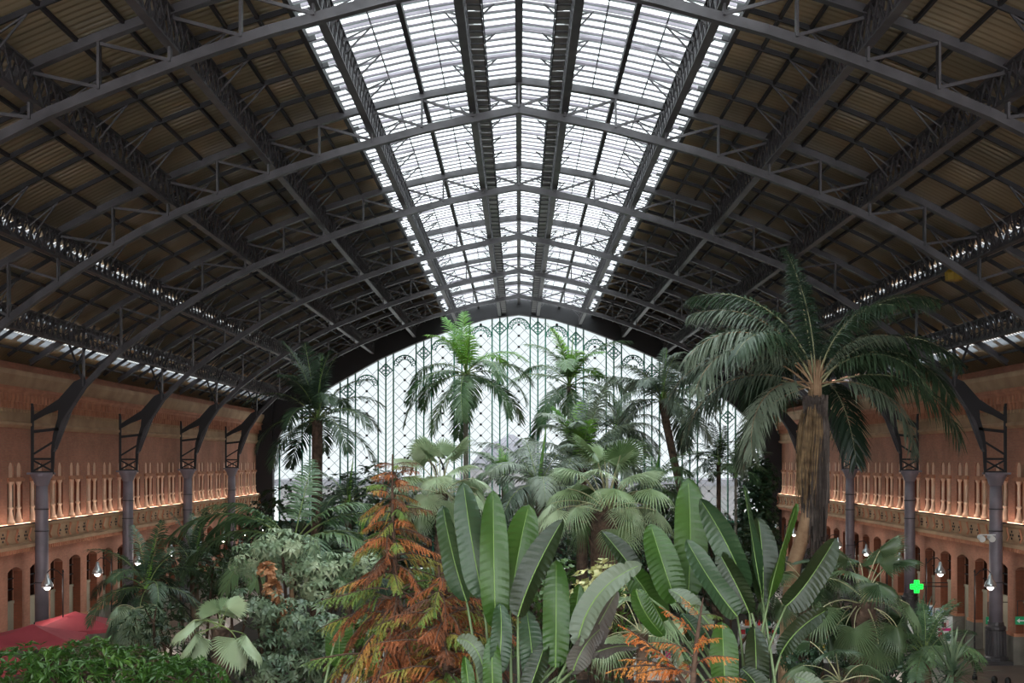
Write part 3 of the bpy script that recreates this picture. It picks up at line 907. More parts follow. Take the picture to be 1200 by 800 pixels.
def gold(n, lib, ranks, sc=1, off=0, jit=14):
    out = []
    for i in range(n):
        t = i/n
        idx = ranks[min(int(t*len(ranks)), len(ranks)-1)]
        out.append((off + i*137.5 + random.uniform(-jit, jit), idx, sc*random.uniform(.88, 1.08)))
    return out

def on_floor(px, py, Y, z=.45):
    p = P(px, py, Y); return (p.x, Y, z), tuple(p)

# P1 the tall queen palm on the right: curved tan trunk, hanging dry skirt
b0, c0 = on_floor(956, 452, 42)
root = thing('queen_palm', 'very tall feather palm with a long hanging skirt of dry fronds, on the right', 'palm', P(926, 690, 42)*1.0)
base = Vector((P(920,700,42).x, 42, .45)); root.location = base
crown = Vector(c0) - base
tp = [(0,0,0), P(922,760,42)-base, P(929,670,42)-base, P(940,630,42)-base, P(951,580,42)-base, P(956,520,42)-base, crown]
def bez(ps, n):      # Catmull-Rom through points
    ps = [Vector(p) for p in ps]; out = []
    for i in range(len(ps)-1):
        p0 = ps[max(i-1,0)]; p1 = ps[i]; p2 = ps[i+1]; p3 = ps[min(i+2,len(ps)-1)]
        for k in range(n):
            t = k/n
            out.append(.5*((2*p1)+(p2-p0)*t+(2*p0-5*p1+4*p2-p3)*t*t+(3*p1-p0-3*p2+p3)*t**3))
    out.append(ps[-1]); return out
tt = bez(tp, 4)
trunk_tube(root, tt, [.26+(.17-.26)*i/(len(tt)-1) for i in range(len(tt))], M['trunk_tan'], rough=.012)
for az, pair, sc, el in (
    (92, queen_d[0], .86, 0), (200, queen_d[0], .8, 0), (-60, queen_d[1], .8, 0),
    (178, queen_g[1], .95, 0), (196, queen_g[2], 1.0, 0), (168, queen_g[3], 1.02, 0), (205, queen_g[3], .98, 0), (182, queen_g[4], .95, 0), (215, queen_g[5], .8, 0), (188, queen_g[6], .72, 0),
    (150, queen_d[1], 1, 0), (140, queen_d[2], 1, 0), (160, queen_d[4], 1, 0), (225, queen_d[2], .9, 0),
    (-18, queen_g[1], .62, 0), (-25, queen_g[5], .78, 0), (8, queen_d[1], 1.02, 0), (0, queen_d[2], 1.0, 0), (15, queen_d[3], 1.05, 0), (-8, queen_d[4], 1, 0), (30, queen_d[2], .95, 0), (45, queen_d[3], .95, 0),
    (70, queen_d[2], .9, 0), (110, queen_d[3], .9, 0), (-40, queen_d[3], .8, 0), (60, queen_d[5], .9, 0), (125, queen_d[5], .8, 0)):
    place_leaf(root, 'frond', pair, R(az), crown + Vector((0,0,random.uniform(-.25,.2))), sc, R(random.uniform(-8,8)))
# leaf bases: pale stalks bundled at the crown
m = MB()
for i in range(16):
    an = i*2.4; r1 = .16
    m.tube([crown+Vector((math.cos(an)*.15, math.sin(an)*.15, -.9)), crown+Vector((math.cos(an)*.15, math.sin(an)*.15, .1)), crown+Vector((math.cos(an)*.24, math.sin(an)*.24, .8))], [.05,.035,.015], 5)
m.build('leaf_stalk_bundle', M['trunk_tan'], root, True)
def hanging(root, name, top, n, ln, r, m_, seed, spread=.5, w_=.035, dx=0):
    rnd = random.Random(seed); mb = MB()
    for i in range(n):
        an = rnd.uniform(0, 2*PI); rr = r*rnd.uniform(.5, 1); l = ln*rnd.uniform(.45, 1)
        p = [top + Vector((math.cos(an)*.12, math.sin(an)*.12, rnd.uniform(-.3,.2)))]
        for k in range(1, 6):
            t = k/5; q = math.sin(min(1,t*1.6)*PI/2)
            p.append(top + Vector((math.cos(an)*rr*q*(1-.25*t)*spread*2+dx*t + rnd.uniform(-.03,.03), math.sin(an)*rr*q*(1-.25*t)*spread*2, -l*t+.12*math.sin(t*PI))))
        for a, b in zip(p, p[1:]):
            sdv = Vector((math.cos(an+PI/2+i), math.sin(an+PI/2+i), 0))*w_/2
            mb.quad(a-sdv, a+sdv, b+sdv, b-sdv)
    return mb.build(name, m_, root)
hanging(root, 'dry_fibre_skirt', crown+Vector((-.1,0,-.3)), 360, 3.5, .5, M['skirt_tan'], 4, .5, .03, -.12)
for k, (px, ln, r) in enumerate(((948, 3.8, .2), (958, 4.9, .24), (964, 4.6, .2), (953, 4.4, .22), (967, 3.6, .18))):
    top = P(px-2, 470, 41.9) - base
    hanging(root, 'dead_frond', top, 130, ln, r, M['skirt_grey'], 20+k, .45, .06, (px-956)*.004)

# the mid-hall palms seen against the glass
def royal(label, px, py, Y, n_b, n_d, lib_b, lib_d, sc, tr, trunk_m, lean=None, shaft=1.2, off=0, basepx=None, ranks=(1,2,3,4,5,6), group=None, name='royal_palm'):
    c = P(px, py, Y); bx = P(basepx or px, py, Y).x
    root = feather_palm(label, (bx, Y, .45), c, gold(n_d, lib_d, ranks, sc, off), lib_d, trunk_m, tr, lean, shaft, group, name)
    rel = c - Vector((bx, Y, .45))
    for i in range(n_b):
        place_leaf(root, 'frond', lib_b[i % len(lib_b)], R(off+60+i*137.5), rel, sc*random.uniform(.85,1.0), R(random.uniform(-15,15)))
    m = MB(); m.tube([rel, rel+Vector((.1,0,1.4*sc)), rel+Vector((.25,0,2.9*sc))], [.09,.06,.01], 6)
    m.build('spear_leaf', M['palm_bright'], root)
    return root
royal('slender royal palm with bright top fronds, left of centre against the glass', 546, 438, 76, 6, 13, royal_b, royal_d, 1.02, (.17,.13), M['trunk_grey'], None, 1.8, 20, None, (3,4,4,5,5,6))
royal('slender royal palm right of centre with upright yellow-green spear leaf', 667, 452, 82, 5, 13, royal_b, royal_d, 1.05, (.16,.12), M['trunk_grey'], None, 1.8, 75, None, (1,2,3,4,5,6))
royal('palm with brown leaning trunk and grey fronds, right of centre before the glass', 776, 470, 72, 2, 19, dark_l, grey_d, .95, (.24,.2), M['trunk_fibre'], (-.3,0,-.5), 0, 10, 850, (1,2,2,3,4,5), name='date_palm')
royal('palm with shaggy red-brown trunk standing before the left end of the glass', 372, 492, 68, 3, 20, dark_l, dark_l, 1.12, (.3,.26), M['trunk_fibre'], None, 0, 40, 370, (0,1,2,3,4,5), name='date_palm')
royal('thick feather palm with bright centre fronds below the two royal palms', 682, 548, 58, 6, 20, flib(M['palm_bright'],3.4,.8,.08,40,[(80,30),(68,60),(50,85)],.3), grey_d, .92, (.26,.22), M['trunk_fibre'], None, 0, 33, None, (0,1,2,3,4), name='date_palm')
royal('small dark feather palm in the middle distance behind the russet conifer', 408, 590, 62, 0, 16, dark_l, dark_l, .75, (.18,.15), M['trunk'], None, 0, 15, None, (1,2,3,4,5), name='date_palm')
royal('grey feather palm with a pale arching frond in the hall centre', 632, 572, 50, 0, 15, grey_d, grey_d, .78, (.15,.13), M['trunk_fibre'], None, 0, 170, None, (1,2,3,4,5), name='date_palm')
royal('low feather palm at the foot of the glass beside the dark dome', 590, 560, 92, 3, 13, royal_b, royal_d, .72, (.15,.13), M['trunk'], None, 0, 70, None, (1,2,3,4), name='date_palm')
royal('grey palm crown right of the date palm before the right glass bay', 842, 545, 88, 0, 15, dark_l, dark_l, .8, (.16,.13), M['trunk_fibre'], None, 0, 90, None, (0,1,2,3,4), name='date_palm')
royal('young slim palm beside the ivy tower on the right', 862, 560, 80, 0, 11, dark_l, royal_d, .62, (.09,.07), M['trunk_grey'], None, 0, 5, None, (0,1,2,3), name='date_palm')
royal('dark feather palm low on the left before the brick arcade', 172, 690, 36, 0, 17, dark_l, dark_l, .52, (.16,.14), M['trunk'], None, 0, 12, None, (0,1,2,3,4,5), name='date_palm')
royal('dark spiky palm beside the left wall near the third column', 228, 668, 44, 0, 16, dark_l, dark_l, .6, (.15,.13), M['trunk'], None, 0, 56, None, (0,1,2,3,4), name='date_palm')
royal('dark palm in the shade between the white-leaved tree and russet conifer', 420, 655, 46, 0, 15, dark_l, dark_l, .6, (.15,.12), M['trunk'], None, 0, 99, None, (1,2,3,4,5), name='date_palm')

# kentia palm at left
c = P(343, 640, 40); bb = (P(345,0,40).x, 40, .45)
feather_palm('green kentia palm with broad leaflets arching out left of the russet conifer', bb, c,
    [(182,2,1.15),(170,3,1.05),(200,1,.85),(0,1,.85),(8,2,1.15),(-20,3,.95),(150,2,1),(30,3,1),(95,0,.9),(-60,3,.8),(-110,4,.7),(230,4,.8),(-30,5,.8),(120,4,.9),(185,5,.8)], kentia, M['trunk_tan'], (.12,.1), name='kentia_palm')

# fan palms
fan_p = [fan('blade', M['fan_mid'], lp, rb, R(e), R(d), 34, 118, sp, td, 30+i, M['petiole']) for i, (lp, rb, e, d, sp, td) in enumerate(
    ((1.45,.88,82,20,.6,.1),(1.45,.88,62,35,.55,.35),(1.5,.92,42,50,.5,.5),(1.5,.92,22,60,.5,.6),(1.3,1.1,0,60,.5,.6),(1.35,.85,-28,45,.5,.5)))]
fan_w = [(fan('blade', M['fan_pale'], lp, rb, R(e), R(d), 34, 118, sp, td, 50+i, M['petiole'])) for i, (lp, rb, e, d, sp, td) in enumerate(
    ((1.45,.88,80,15,.6,.1),(1.45,.88,60,30,.5,.4),(1.5,.92,40,45,.45,.6),(1.5,.92,20,50,.45,.7),(1.3,1.1,0,50,.45,.7),(1.35,.85,-28,40,.45,.6)))]
fan_m = [fan('blade', M['fan_pale' if i % 2 else 'fan_mid'], lp, rb, R(e), R(d), 30, 112, sp, td, 130+i, M['petiole']) for i, (lp, rb, e, d, sp, td) in enumerate(
    ((1.5,.85,80,14,.5,.2),(1.5,.8,62,30,.4,.6),(1.5,.82,42,40,.38,.9),(1.5,.8,22,45,.38,1.0),(1.5,.78,2,45,.38,1.0),(1.35,.75,-25,40,.4,.8)))]
def fan_palm(label, px, py, Y, n, lib, ranks, sc, tr, tm, off=0, basepx=None, boot=160, group=None, fixed=None):
    c = P(px, py, Y); bx = P(basepx or px, py, Y).x
    base = Vector((bx, Y, .45)); root = thing('fan_palm', label, 'palm', base, group); rel = c-base
    pts = bez([(0,0,0), rel*.5+Vector((0,0,0)), rel], 5)
    trunk_tube(root, pts, [tr[0]+(tr[1]-tr[0])*i/(len(pts)-1) for i in range(len(pts))], tm, rough=.02)
    if boot: boots(root, [rel*.25, rel*.99], tr[1], tm, boot, tr[1]*.9, 3)
    specs = fixed or gold(n, lib, ranks, sc, off)
    for az, idx, s_ in specs:
        place_leaf(root, 'fan_leaf', lib[idx], R(az), rel+Vector((0,0,random.uniform(-.1,.1))), s_, R(random.uniform(-14,14)))
    return root
fan_palm('thick-trunked fan palm with pale green fans at the centre of the garden', 711, 600, 36, 30, fan_m, (0,0,1,1,2,2,3,3,4), .98, (.52,.42), M['trunk_fibre'], 12)
fan_palm('pale fan palm left of centre behind the big paddle leaves', 517, 578, 40, 24, fan_w, (0,0,1,2,2,3,3,4,5), .86, (.22,.18), M['trunk_fibre'], 70)
fan_s = [fan('blade', M['fan_pale'], .75, .95, R(e), R(d), 34, 100, .72, .3, 150+i, M['petiole_g']) for i, (e, d) in enumerate(((75,15),(45,30),(22,35),(5,40),(-12,40)))]
fan_palm('small fan palm with three bright fans on a shaggy trunk, lower left', 258, 736, 27, 0, fan_s, (0,), 1, (.2,.17), M['trunk_fibre'], 0, 262, 140,
    fixed=[(172,2,.7),(-152,4,.62),(192,3,.66),(-32,4,.7),(8,3,.7),(90,0,.5),(140,1,.6),(60,0,.5),(120,0,.55)])
fan_d = [fan('blade', M['fan_dark'], 1.5, .92, R(e), R(d), 34, 116, sp_, td, 170+i, M['petiole']) for i, (e, d, sp_, td) in enumerate(((82,20,.6,.1),(62,35,.55,.35),(42,50,.5,.5),(22,60,.5,.6),(0,60,.5,.6),(-28,45,.5,.5)))]
fan_palm('fan palm with big drooping fans and dark trunk, lower right', 1012, 706, 28, 22, fan_d, (0,1,2,3,4,4,5,5), .7, (.28,.24), M['trunk_fibre'], 40)
fan_palm('low fan palm with broad grey fans in the bottom right foreground', 985, 800, 25, 9, fan_d, (1,2,3,3,4), .62, (.2,.18), M['trunk_fibre'], 128, boot=40)
fan_palm('fan palm half hidden behind the right paddle-leaved plant', 945, 690, 38, 16, fan_d, (1,2,3,4,5), .7, (.25,.22), M['trunk_fibre'], 20, boot=60)
fan_palm('grey dead-looking fan palm beside the red parasols', 160, 716, 33, 18, [fan('blade', M['scheff_dark'], 1.0, .95, R(e), R(60), 26, 110, .4, .8, 90+e, M['petiole']) for e in (60,35,10,-15,-40)], (1,2,3,4), .6, (.2,.18), M['trunk'], 77, boot=60)
fan_palm('small pale fan palm low in the centre between the paddle leaves', 752, 742, 24, 9, fan_w, (1,2,3,4), .62, (.12,.1), M['trunk'], 110, boot=0)

# spiky cycad and yucca at the right
def spiky(label, px, py, Y, n, ln, m_, w_=.05, trunk=.2, seed=0, name='yucca', arch=.5, cat='yucca'):
    c = P(px, py, Y); base = Vector((c.x, Y, .45)); root = thing(name, label, cat, base); rel = c-base
    trunk_tube(root, [(0,0,0), rel*.5, rel], [trunk*1.2, trunk, trunk*.8], M['trunk'], rough=.02)
    rnd = random.Random(seed); pair = None
    ms = []
    for e in (80, 55, 30, 5, -25):
        mb = MB(); a = R(e); pts = []; r = z = 0; K = 6
        for i in range(K+1):
            pts.append(Vector((r,0,z))); aa = a - arch*(i/K); r += math.cos(aa)*ln/K; z += math.sin(aa)*ln/K
        for i in range(K):
            w0 = w_*(1-i/K)**.6; w1 = w_*(1-(i+1)/K)**.6
            mb.quad(pts[i]+Vector((0,-w0,.2*w0)), pts[i], pts[i+1], pts[i+1]+Vector((0,-w1,.2*w1)))
            mb.quad(pts[i], pts[i]+Vector((0,w0,.2*w0)), pts[i+1]+Vector((0,w1,.2*w1)), pts[i+1])
        ms.append(mb.mesh('sword_leaf', m_))
    for i in range(n):
        t = i/n; idx = min(4, int(t*5))
        put('sword_leaf', ms[idx], root, rel+Vector((0,0,rnd.uniform(-.2,.1))), (0, rnd.uniform(-.15,.15), i*2.4+rnd.uniform(-.1,.1)), rnd.uniform(.8,1.1))
    return root
spiky('dark yucca with sword leaves in front of the posters, lower right', 1078, 762, 33, 84, 1.5, M['palm_dark'], .055, .16, 1)
spiky('spiky yucca in the bottom right corner beside the paved aisle', 1116, 790, 27, 90, 1.0, M['scheff_dark'], .04, .14, 2)
feather_palm('stiff grey-green cycad between the fan palm and the paved aisle', (P(1082,0,29).x,29,.45), P(1084,770,29), gold(14, kentia, (0,1,2,3), .42, 30), kentia, M['trunk'], (.14,.14), name='cycad')

# ---- broadleaf shrubs: one foliage mesh each
def cluster(mb, c, d, kind, size, rnd):
    d = d.normalized(); u = d.cross(Vector((.3,.1,1))).normalized() if abs(d.z) < .95 else Vector((1,0,0)); v = d.cross(u)
    if kind == 'rosette':
        n = 7
        for i in range(n):
            a = 2*PI*i/n + rnd.uniform(-.2,.2); e = (u*math.cos(a)+v*math.sin(a)); s_ = size*rnd.uniform(.8,1.1)
            w_ = (e.cross(d))*s_*.17; p1 = c+e*s_*.5+d*s_*.12; p2 = c+e*s_-d*s_*.25-Vector((0,0,s_*.15))
            mb.quad(c, p1-w_, p2, p1+w_)
    elif kind == 'lance':
        n = 5
        for i in range(n):
            a = rnd.uniform(0, 2*PI); e = (u*math.cos(a)+v*math.sin(a)+d*rnd.uniform(.1,1)).normalized(); s_ = size*rnd.uniform(.7,1.2)
            w_ = e.cross(Vector((rnd.uniform(-.4,.4),rnd.uniform(-.4,.4),1))).normalized()*s_*.13; p1 = c+e*s_*.45; p2 = c+e*s_-Vector((0,0,s_*.22))
            mb.quad(c, p1-w_, p2, p1+w_)
    else:      # broad
        n = 3
        for i in range(n):
            a = rnd.uniform(0, 2*PI); e = (u*math.cos(a)+v*math.sin(a)+d*.5).normalized(); s_ = size*rnd.uniform(.7,1.2)
            w_ = e.cross(d+Vector((0,0,.3))).normalized()*s_*.38; p1 = c+e*s_*.5; p2 = c+e*s_-Vector((0,0,s_*.15))
            mb.quad(c, p1-w_, p2, p1+w_)
def shrub(label, blobs, Y, m_, kind='rosette', size=.3, dens=26, seed=0, stem=M['bark'], name='shrub', cat='shrub', group=None):
    """blobs: (px, py, rx px, ry px) lobes of the crown at depth Y (+ optional dY)"""
    rnd = random.Random(seed)
    cx = sum(b[0] for b in blobs)/len(blobs)
    base = Vector((P(cx,0,Y).x, Y, .45))
    root = thing(name, label, cat, base, group)
    mb = MB(); st = MB()
    for b in blobs:
        dy = b[4] if len(b) > 4 else rnd.uniform(-.6,.6)
        yy = Y+dy; c = P(b[0], b[1], yy)-base; rx = b[2]/F*yy; rz = b[3]/F*yy; ry = (rx+rz)/2
        n = int(dens*(rx*rz+rx*ry+ry*rz)/(size*size*3.2))
        lumps = [(Vector((rnd.gauss(0,1),rnd.gauss(0,1),rnd.gauss(0,1))).normalized(), rnd.uniform(.05,.3)) for _ in range(14)]
        for i in range(n):
            d = Vector((rnd.gauss(0,1), rnd.gauss(0,1), rnd.gauss(0,1)+.15)).normalized()
            lump = max(1+am*max(0, d.dot(ld)*4-3) for ld, am in lumps)
            rr = lump*rnd.uniform(.6,1)**.5 if rnd.random() < .75 else rnd.uniform(.3,.8)
            p = c + Vector((d.x*rx*rr, d.y*ry*rr, d.z*rz*rr))
            if p.z < .05: continue
            cluster(mb, p, Vector((d.x, d.y, d.z+.55)), kind, size*rnd.uniform(.75,1.15), rnd)
        st.tube([(0,0,0), (c.x*.5, c.y*.5, c.z*.45), tuple(c)], [.09,.06,.03], 6)
        for _ in range(5):
            d = Vector((rnd.gauss(0,1),rnd.gauss(0,1),abs(rnd.gauss(0,1)))).normalized()
            st.tube([tuple(c*.7), tuple(c), tuple(c+Vector((d.x*rx,d.y*ry,d.z*rz))*.8)], [.04,.03,.01], 4)
    mb.build('foliage', m_, root); st.build('stem', stem, root, True)
    return root
DEN = 6.5
shrub('bushy tree with whitish variegated leaves on upper branches, left of the conifer', [(330,638,38,16),(300,655,30,16),(345,668,36,18),(392,665,34,18),(378,692,30,16),(420,660,22,14)], 33, M['scheff'], 'rosette', 0.245, DEN*2.0, 1, name='umbrella_tree', cat='tree')
shrub('grey-green umbrella tree filling the lower left behind the small fan palm', [(300,710,30,22),(350,730,40,28),(330,775,50,30),(385,745,26,26),(375,790,34,24)], 29, M['scheff_dark'], 'rosette', 0.231, DEN*1.7, 2, name='umbrella_tree', cat='tree')
shrub('column of dry pale brown leaves hanging in the white-leaved tree', [(320,690,8,10),(325,712,9,12),(330,735,8,10),(312,668,8,8)], 30, M['dry_leaf'], 'broad', 0.136, DEN*6, 3, name='dry_vine', cat='vine')
shrub('bright green hedge-like shrub along the bottom left corner', [(30,795,60,34),(100,790,60,34),(165,795,55,32),(215,800,50,28),(60,775,30,12),(120,768,30,10)], 24, M['bush_bright'], 'lance', 0.204, DEN*3.4, 4)
shrub('dark shrub between the small fan palm and the left corner hedge', [(200,760,40,34),(235,790,40,30),(180,730,34,24)], 28, M['bush_dark'], 'lance', 0.204, DEN*1.6, 5)
shrub('dark dense shrub mass before the third left column', [(210,680,40,22),(250,660,34,24),(180,705,36,22),(270,690,24,24)], 42, M['bush_dark'], 'lance', 0.286, DEN*1.6, 6)
shrub('dark tree beside the shaggy trunk at the far left of the glass', [(410,600,34,40),(440,580,24,34),(395,640,30,30),(330,600,26,30)], 84, M['bush_dark'], 'broad', 0.374, DEN*1.5, 7, name='broadleaf_tree', cat='tree')
shrub('dark shrubbery at the foot of the glass, left of the dome', [(480,600,30,26),(520,610,30,24),(560,600,30,24),(460,640,30,30)], 98, M['bush_dark'], 'broad', 0.408, DEN*2.8, 8)
shrub('dark shrubbery at the foot of the glass, right of the dome', [(620,600,34,20),(670,605,34,22),(730,600,34,24),(790,600,34,26)], 98, M['bush_dark'], 'broad', 0.408, DEN*2.8, 9)
shrub('ivy covered tower rising to a rounded top before the right wall', [(890,560,20,22),(886,600,24,34),(884,640,26,30),(880,670,30,20)], 96, M['ivy'], 'broad', 0.340, DEN*4.5, 10, name='ivy_tower', cat='ivy')
shrub('dark bushes behind the right paddle leaves', [(830,620,34,24),(860,670,36,30),(820,680,30,30),(900,700,30,30)], 62, M['bush_dark'], 'lance', 0.340, DEN*1.6, 11)
shrub('mixed green shrub left of the thick fan palm trunk', [(640,690,22,18),(660,670,14,14),(655,715,26,20)], 42, M['bush_mid'], 'broad', 0.204, DEN*1.8, 12)
shrub('cream and yellow variegated shrub under the thick fan palm', [(712,668,18,10),(695,682,18,14),(690,700,22,16),(722,690,14,16),(700,722,24,16)], 31, M['cream_leaf'], 'broad', 0.163, DEN*1.8, 13)
shrub('weeping pale green grass-like shrub behind the bent grey leaf', [(725,715,18,22),(715,740,20,16)], 27, M['bush_bright'], 'lance', 0.204, DEN*1.6, 14)
shrub('dark undergrowth beneath the russet conifer', [(420,740,30,24),(540,745,40,26),(500,690,30,26),(470,770,40,26)], 44, M['bush_mid'], 'rosette', 0.286, DEN*1.2, 15)
shrub('dark undergrowth in the centre of the garden beneath the palms', [(620,650,36,22),(560,650,34,22),(760,660,34,24),(800,650,30,26),(700,640,34,16)], 66, M['bush_dark'], 'lance', 0.340, DEN*1.6, 16)
shrub('glossy green shrub low in the middle between the paddle clumps', [(740,770,34,24),(700,785,30,20),(790,765,26,20)], 26, M['bush_mid'], 'lance', 0.204, DEN*1.2, 17)
shrub('dark green shrub under the low right fan palm', [(1040,780,34,22),(990,760,26,18),(940,770,30,20)], 33, M['ivy'], 'rosette', 0.204, DEN*1.6, 18)
shrub('green shrubs at the foot of the right arcade beside the ivy tower', [(930,668,22,16),(960,655,22,14),(985,670,20,16)], 80, M['bush_dark'], 'lance', 0.340, DEN*1.6, 19)
shrub('dark shrub beyond the kentia palm, below the left glass bay', [(300,610,20,20),(330,640,24,26),(290,640,18,20)], 88, M['bush_dark'], 'broad', 0.340, DEN*1.6, 20)

# ------------------------------------------------------------------ paddle-leaved plants (tall, banana like)
def striped(name, a, b, rough=.4, tr=.2):
    return mat(name, srgb(*a), rough, 0, srgb(*b), 1.4, 3, trans=tr, spec=.5)
M['pad_g'] = striped('paddle_green', (44,74,24), (58,88,32))
M['pad_b'] = striped('paddle_bluegreen', (38,60,38), (52,74,46))
M['pad_d'] = striped('paddle_dark', (28,40,20), (38,52,26))
M['pad_y'] = striped('paddle_grey', (84,96,78), (104,114,94), .45)
M['pad_br'] = striped('paddle_dull_underside', (92,90,82), (74,68,64), .6)
M['midrib'] = mat('midrib', srgb(104,132,66), .5)
M['stalk'] = mat('leaf_stalk', srgb(92,112,72), .5, 0, srgb(116,134,96), 3, 3)
def paddle(root, b, c, t, wid, face=0, mt='pad_g', fold=.25, petiole=None, seed=0, tear=0, label=None):
    """leaf blade on a curve b-c-t (world), width in m, face = turn of the blade about its rib"""
    rnd = random.Random(seed); o0 = root.location
    b = Vector(b)-o0; c = Vector(c)-o0; t = Vector(t)-o0
    mb = MB(); N = 46; K = 4; rows = []; rib = []
    for i in range(N+1):
        u = i/N
        p = b*(1-u)**2 + c*(2*u*(1-u)) + t*u*u
        T = ((c-b)*(1-u) + (t-c)*u).normalized()
        W = T.cross(Vector((0,-1,0)))
        if W.length < .1: W = Vector((1,0,0))
        W = Matrix.Rotation(R(face), 3, T) @ W.normalized(); Nn = W.cross(T).normalized()
        if Nn.y > 0: pass
        prof = max(0, 1-abs(2*u-1)**3.2)**.55 * (1-.08*u)
        hw = wid/2*prof
        if tear and (i % 9 == 4) and rnd.random() < tear: hw *= .72
        row = []
        for j in range(-K, K+1):
            q = j/K
            rip = .0045*math.sin(i*2.1+.6*abs(q)*3)*abs(q)**.5
            row.append(p + W*(q*hw*math.cos(fold)) + Nn*(abs(q)*hw*math.sin(fold) + rip + .02*math.sin(u*9+j*.3+seed)*abs(q)) - T*(abs(q)**2*hw*.25))
        rows.append(row); rib.append(p)
    for r0, r1 in zip(rows, rows[1:]):
        for j in range(2*K): mb.quad(r0[j], r0[j+1], r1[j+1], r1[j])
    lf = mb.build('paddle_leaf', M[mt], root, True)
    mb = MB(); mb.tube(rib[:-2], [.010*(1-.7*i/N) for i in range(N-1)], 5); mb.build('midrib', M['midrib'], lf, True)
    if petiole is not None:
        q = Vector(petiole)-o0; d = (b-q); T0 = (c-b).normalized()
        k1 = q + d*.5 + Vector((0,0,.15)) - T0*d.length*.12
        pts = [q*(1-v)**2 + k1*(2*v*(1-v)) + b*v*v for v in [i/10 for i in range(11)]]
        mb = MB(); mb.tube(pts, [.026-.012*i/10 for i in range(11)], 6); mb.build('stalk', M['stalk'], lf, True)
    return lf
def paddle_plant(label, basepx, Y, leaves, ptop, name='paddle_leaf_plant'):
    base = Vector((P(basepx,0,Y).x, Y, .45)); root = thing(name, label, 'plant', base)
    top = P(basepx, ptop, Y)
    m = MB()
    for k in range(5):
        dx = (k-2)*.13; dy = ((k*7) % 5-2)*.1
        m.tube([(dx*1.6,dy,0), (dx*1.2,dy,(top.z-.45)*.5), (dx,dy,top.z-.45)], [.13,.11,.07], 8)
    m.build('stem', M['trunk_grey'], root, True)
    for k, L_ in enumerate(leaves):
        (bx,by),(cx,cy),(tx,ty),wpx,mt,face,dy = L_[:7]
        pet = L_[7] if len(L_) > 7 else True
        yy = Y+dy
        pb = P(bx,by,yy); pc = P(cx,cy,yy-.1); pt_ = P(tx,ty,yy+.15)
        pp = top + Vector(((k%5-2)*.12, (k%3-1)*.1, -.2))
        paddle(root, pb, pc, pt_, wpx/F*yy/max(.35, math.cos(R(face))), face, mt, .22 if mt != 'pad_d' else .4, pp if pet else None, k, .5 if mt in ('pad_y','pad_br') else .04)
    return root
paddle_plant('tall plant with upright green paddle leaves, in front of the centre, left clump', 590, 16, [
    ((547,705),(528,650),(519,592),28,'pad_b',-35,.5),
    ((566,700),(552,640),(543,565),36,'pad_b',-10,.2),
    ((581,735),(578,660),(578,574),36,'pad_g',8,0),
    ((598,715),(605,650),(620,591),44,'pad_g',15,.15),
    ((607,722),(622,670),(660,608),34,'pad_d',-30,-.3),
    ((651,782),(652,720),(652,656),34,'pad_g',0,-.2),
    ((664,760),(674,725),(679,684),24,'pad_g',20,.1),
    ((650,815),(664,770),(682,716),22,'pad_d',40,-.1),
    ((583,790),(590,745),(586,706),26,'pad_b',10,-.3),
    ((626,800),(624,760),(617,714),30,'pad_b',0,-.1),
    ((612,830),(628,790),(640,750),26,'pad_d',-25,-.3),
    ((578,830),(577,790),(576,745),24,'pad_g',0,-.4),
    ((572,815),(566,748),(536,748),20,'pad_y',20,-.2),
    ((556,850),(548,800),(545,768),16,'pad_g',20,-.35),
    ((676,757),(688,684),(753,661),30,'pad_y',-20,-.4),
    ((668,790),(694,745),(724,690),30,'pad_br',35,-.25),
    ((690,768),(720,752),(748,758),18,'pad_br',50,-.2),
    ((672,785),(682,752),(706,735),30,'pad_br',20,-.35),
    ], 850)
paddle_plant('tall plant with paddle leaves fanning out, right clump in front of the arcade', 892, 17, [
    ((776,728),(758,690),(736,665),36,'pad_g',-20,.4),
    ((757,690),(735,655),(705,622),24,'pad_d',30,.6),
    ((792,705),(776,660),(762,613),40,'pad_g',10,.2),
    ((806,700),(812,630),(806,560),42,'pad_g',0,.5),
    ((873,690),(858,640),(820,584),32,'pad_b',-30,0),
    ((864,722),(836,690),(804,632),30,'pad_b',25,-.2),
    ((878,718),(864,685),(842,646),30,'pad_d',-20,-.1),
    ((834,735),(810,704),(784,690),20,'pad_y',40,-.3),
    ((894,705),(896,650),(888,606),36,'pad_d',15,.2),
    ((893,700),(882,640),(872,568),14,'pad_b',60,.1),
    ((901,702),(910,655),(934,590),16,'pad_g',60,0),
    ((921,710),(945,690),(979,630),38,'pad_d',15,-.1),
    ((915,766),(930,735),(970,714),26,'pad_d',-10,.1),
    ((850,812),(848,770),(846,728),36,'pad_g',5,-.4),
    ((886,815),(887,775),(884,733),32,'pad_d',0,-.3),
    ((900,830),(890,800),(868,782),28,'pad_d',20,-.5),
    ((818,745),(812,715),(806,690),26,'pad_y',-30,.5),
    ((812,750),(806,720),(797,690),24,'pad_d',20,.3),
    ((975,830),(960,800),(930,792),22,'pad_y',30,-.2),
    ((745,690),(752,720),(778,745),24,'pad_g',-20,.1),
    ((826,760),(815,735),(798,718),18,'pad_b',20,-.1),
    ], 850)
paddle_plant('single dark hanging paddle leaf below the left tips of the russet conifer', 392, 20, [
    ((400,726),(396,752),(398,784),34,'pad_g',0,0),
    ((372,830),(380,800),(392,780),14,'pad_d',10,.1)], 830)

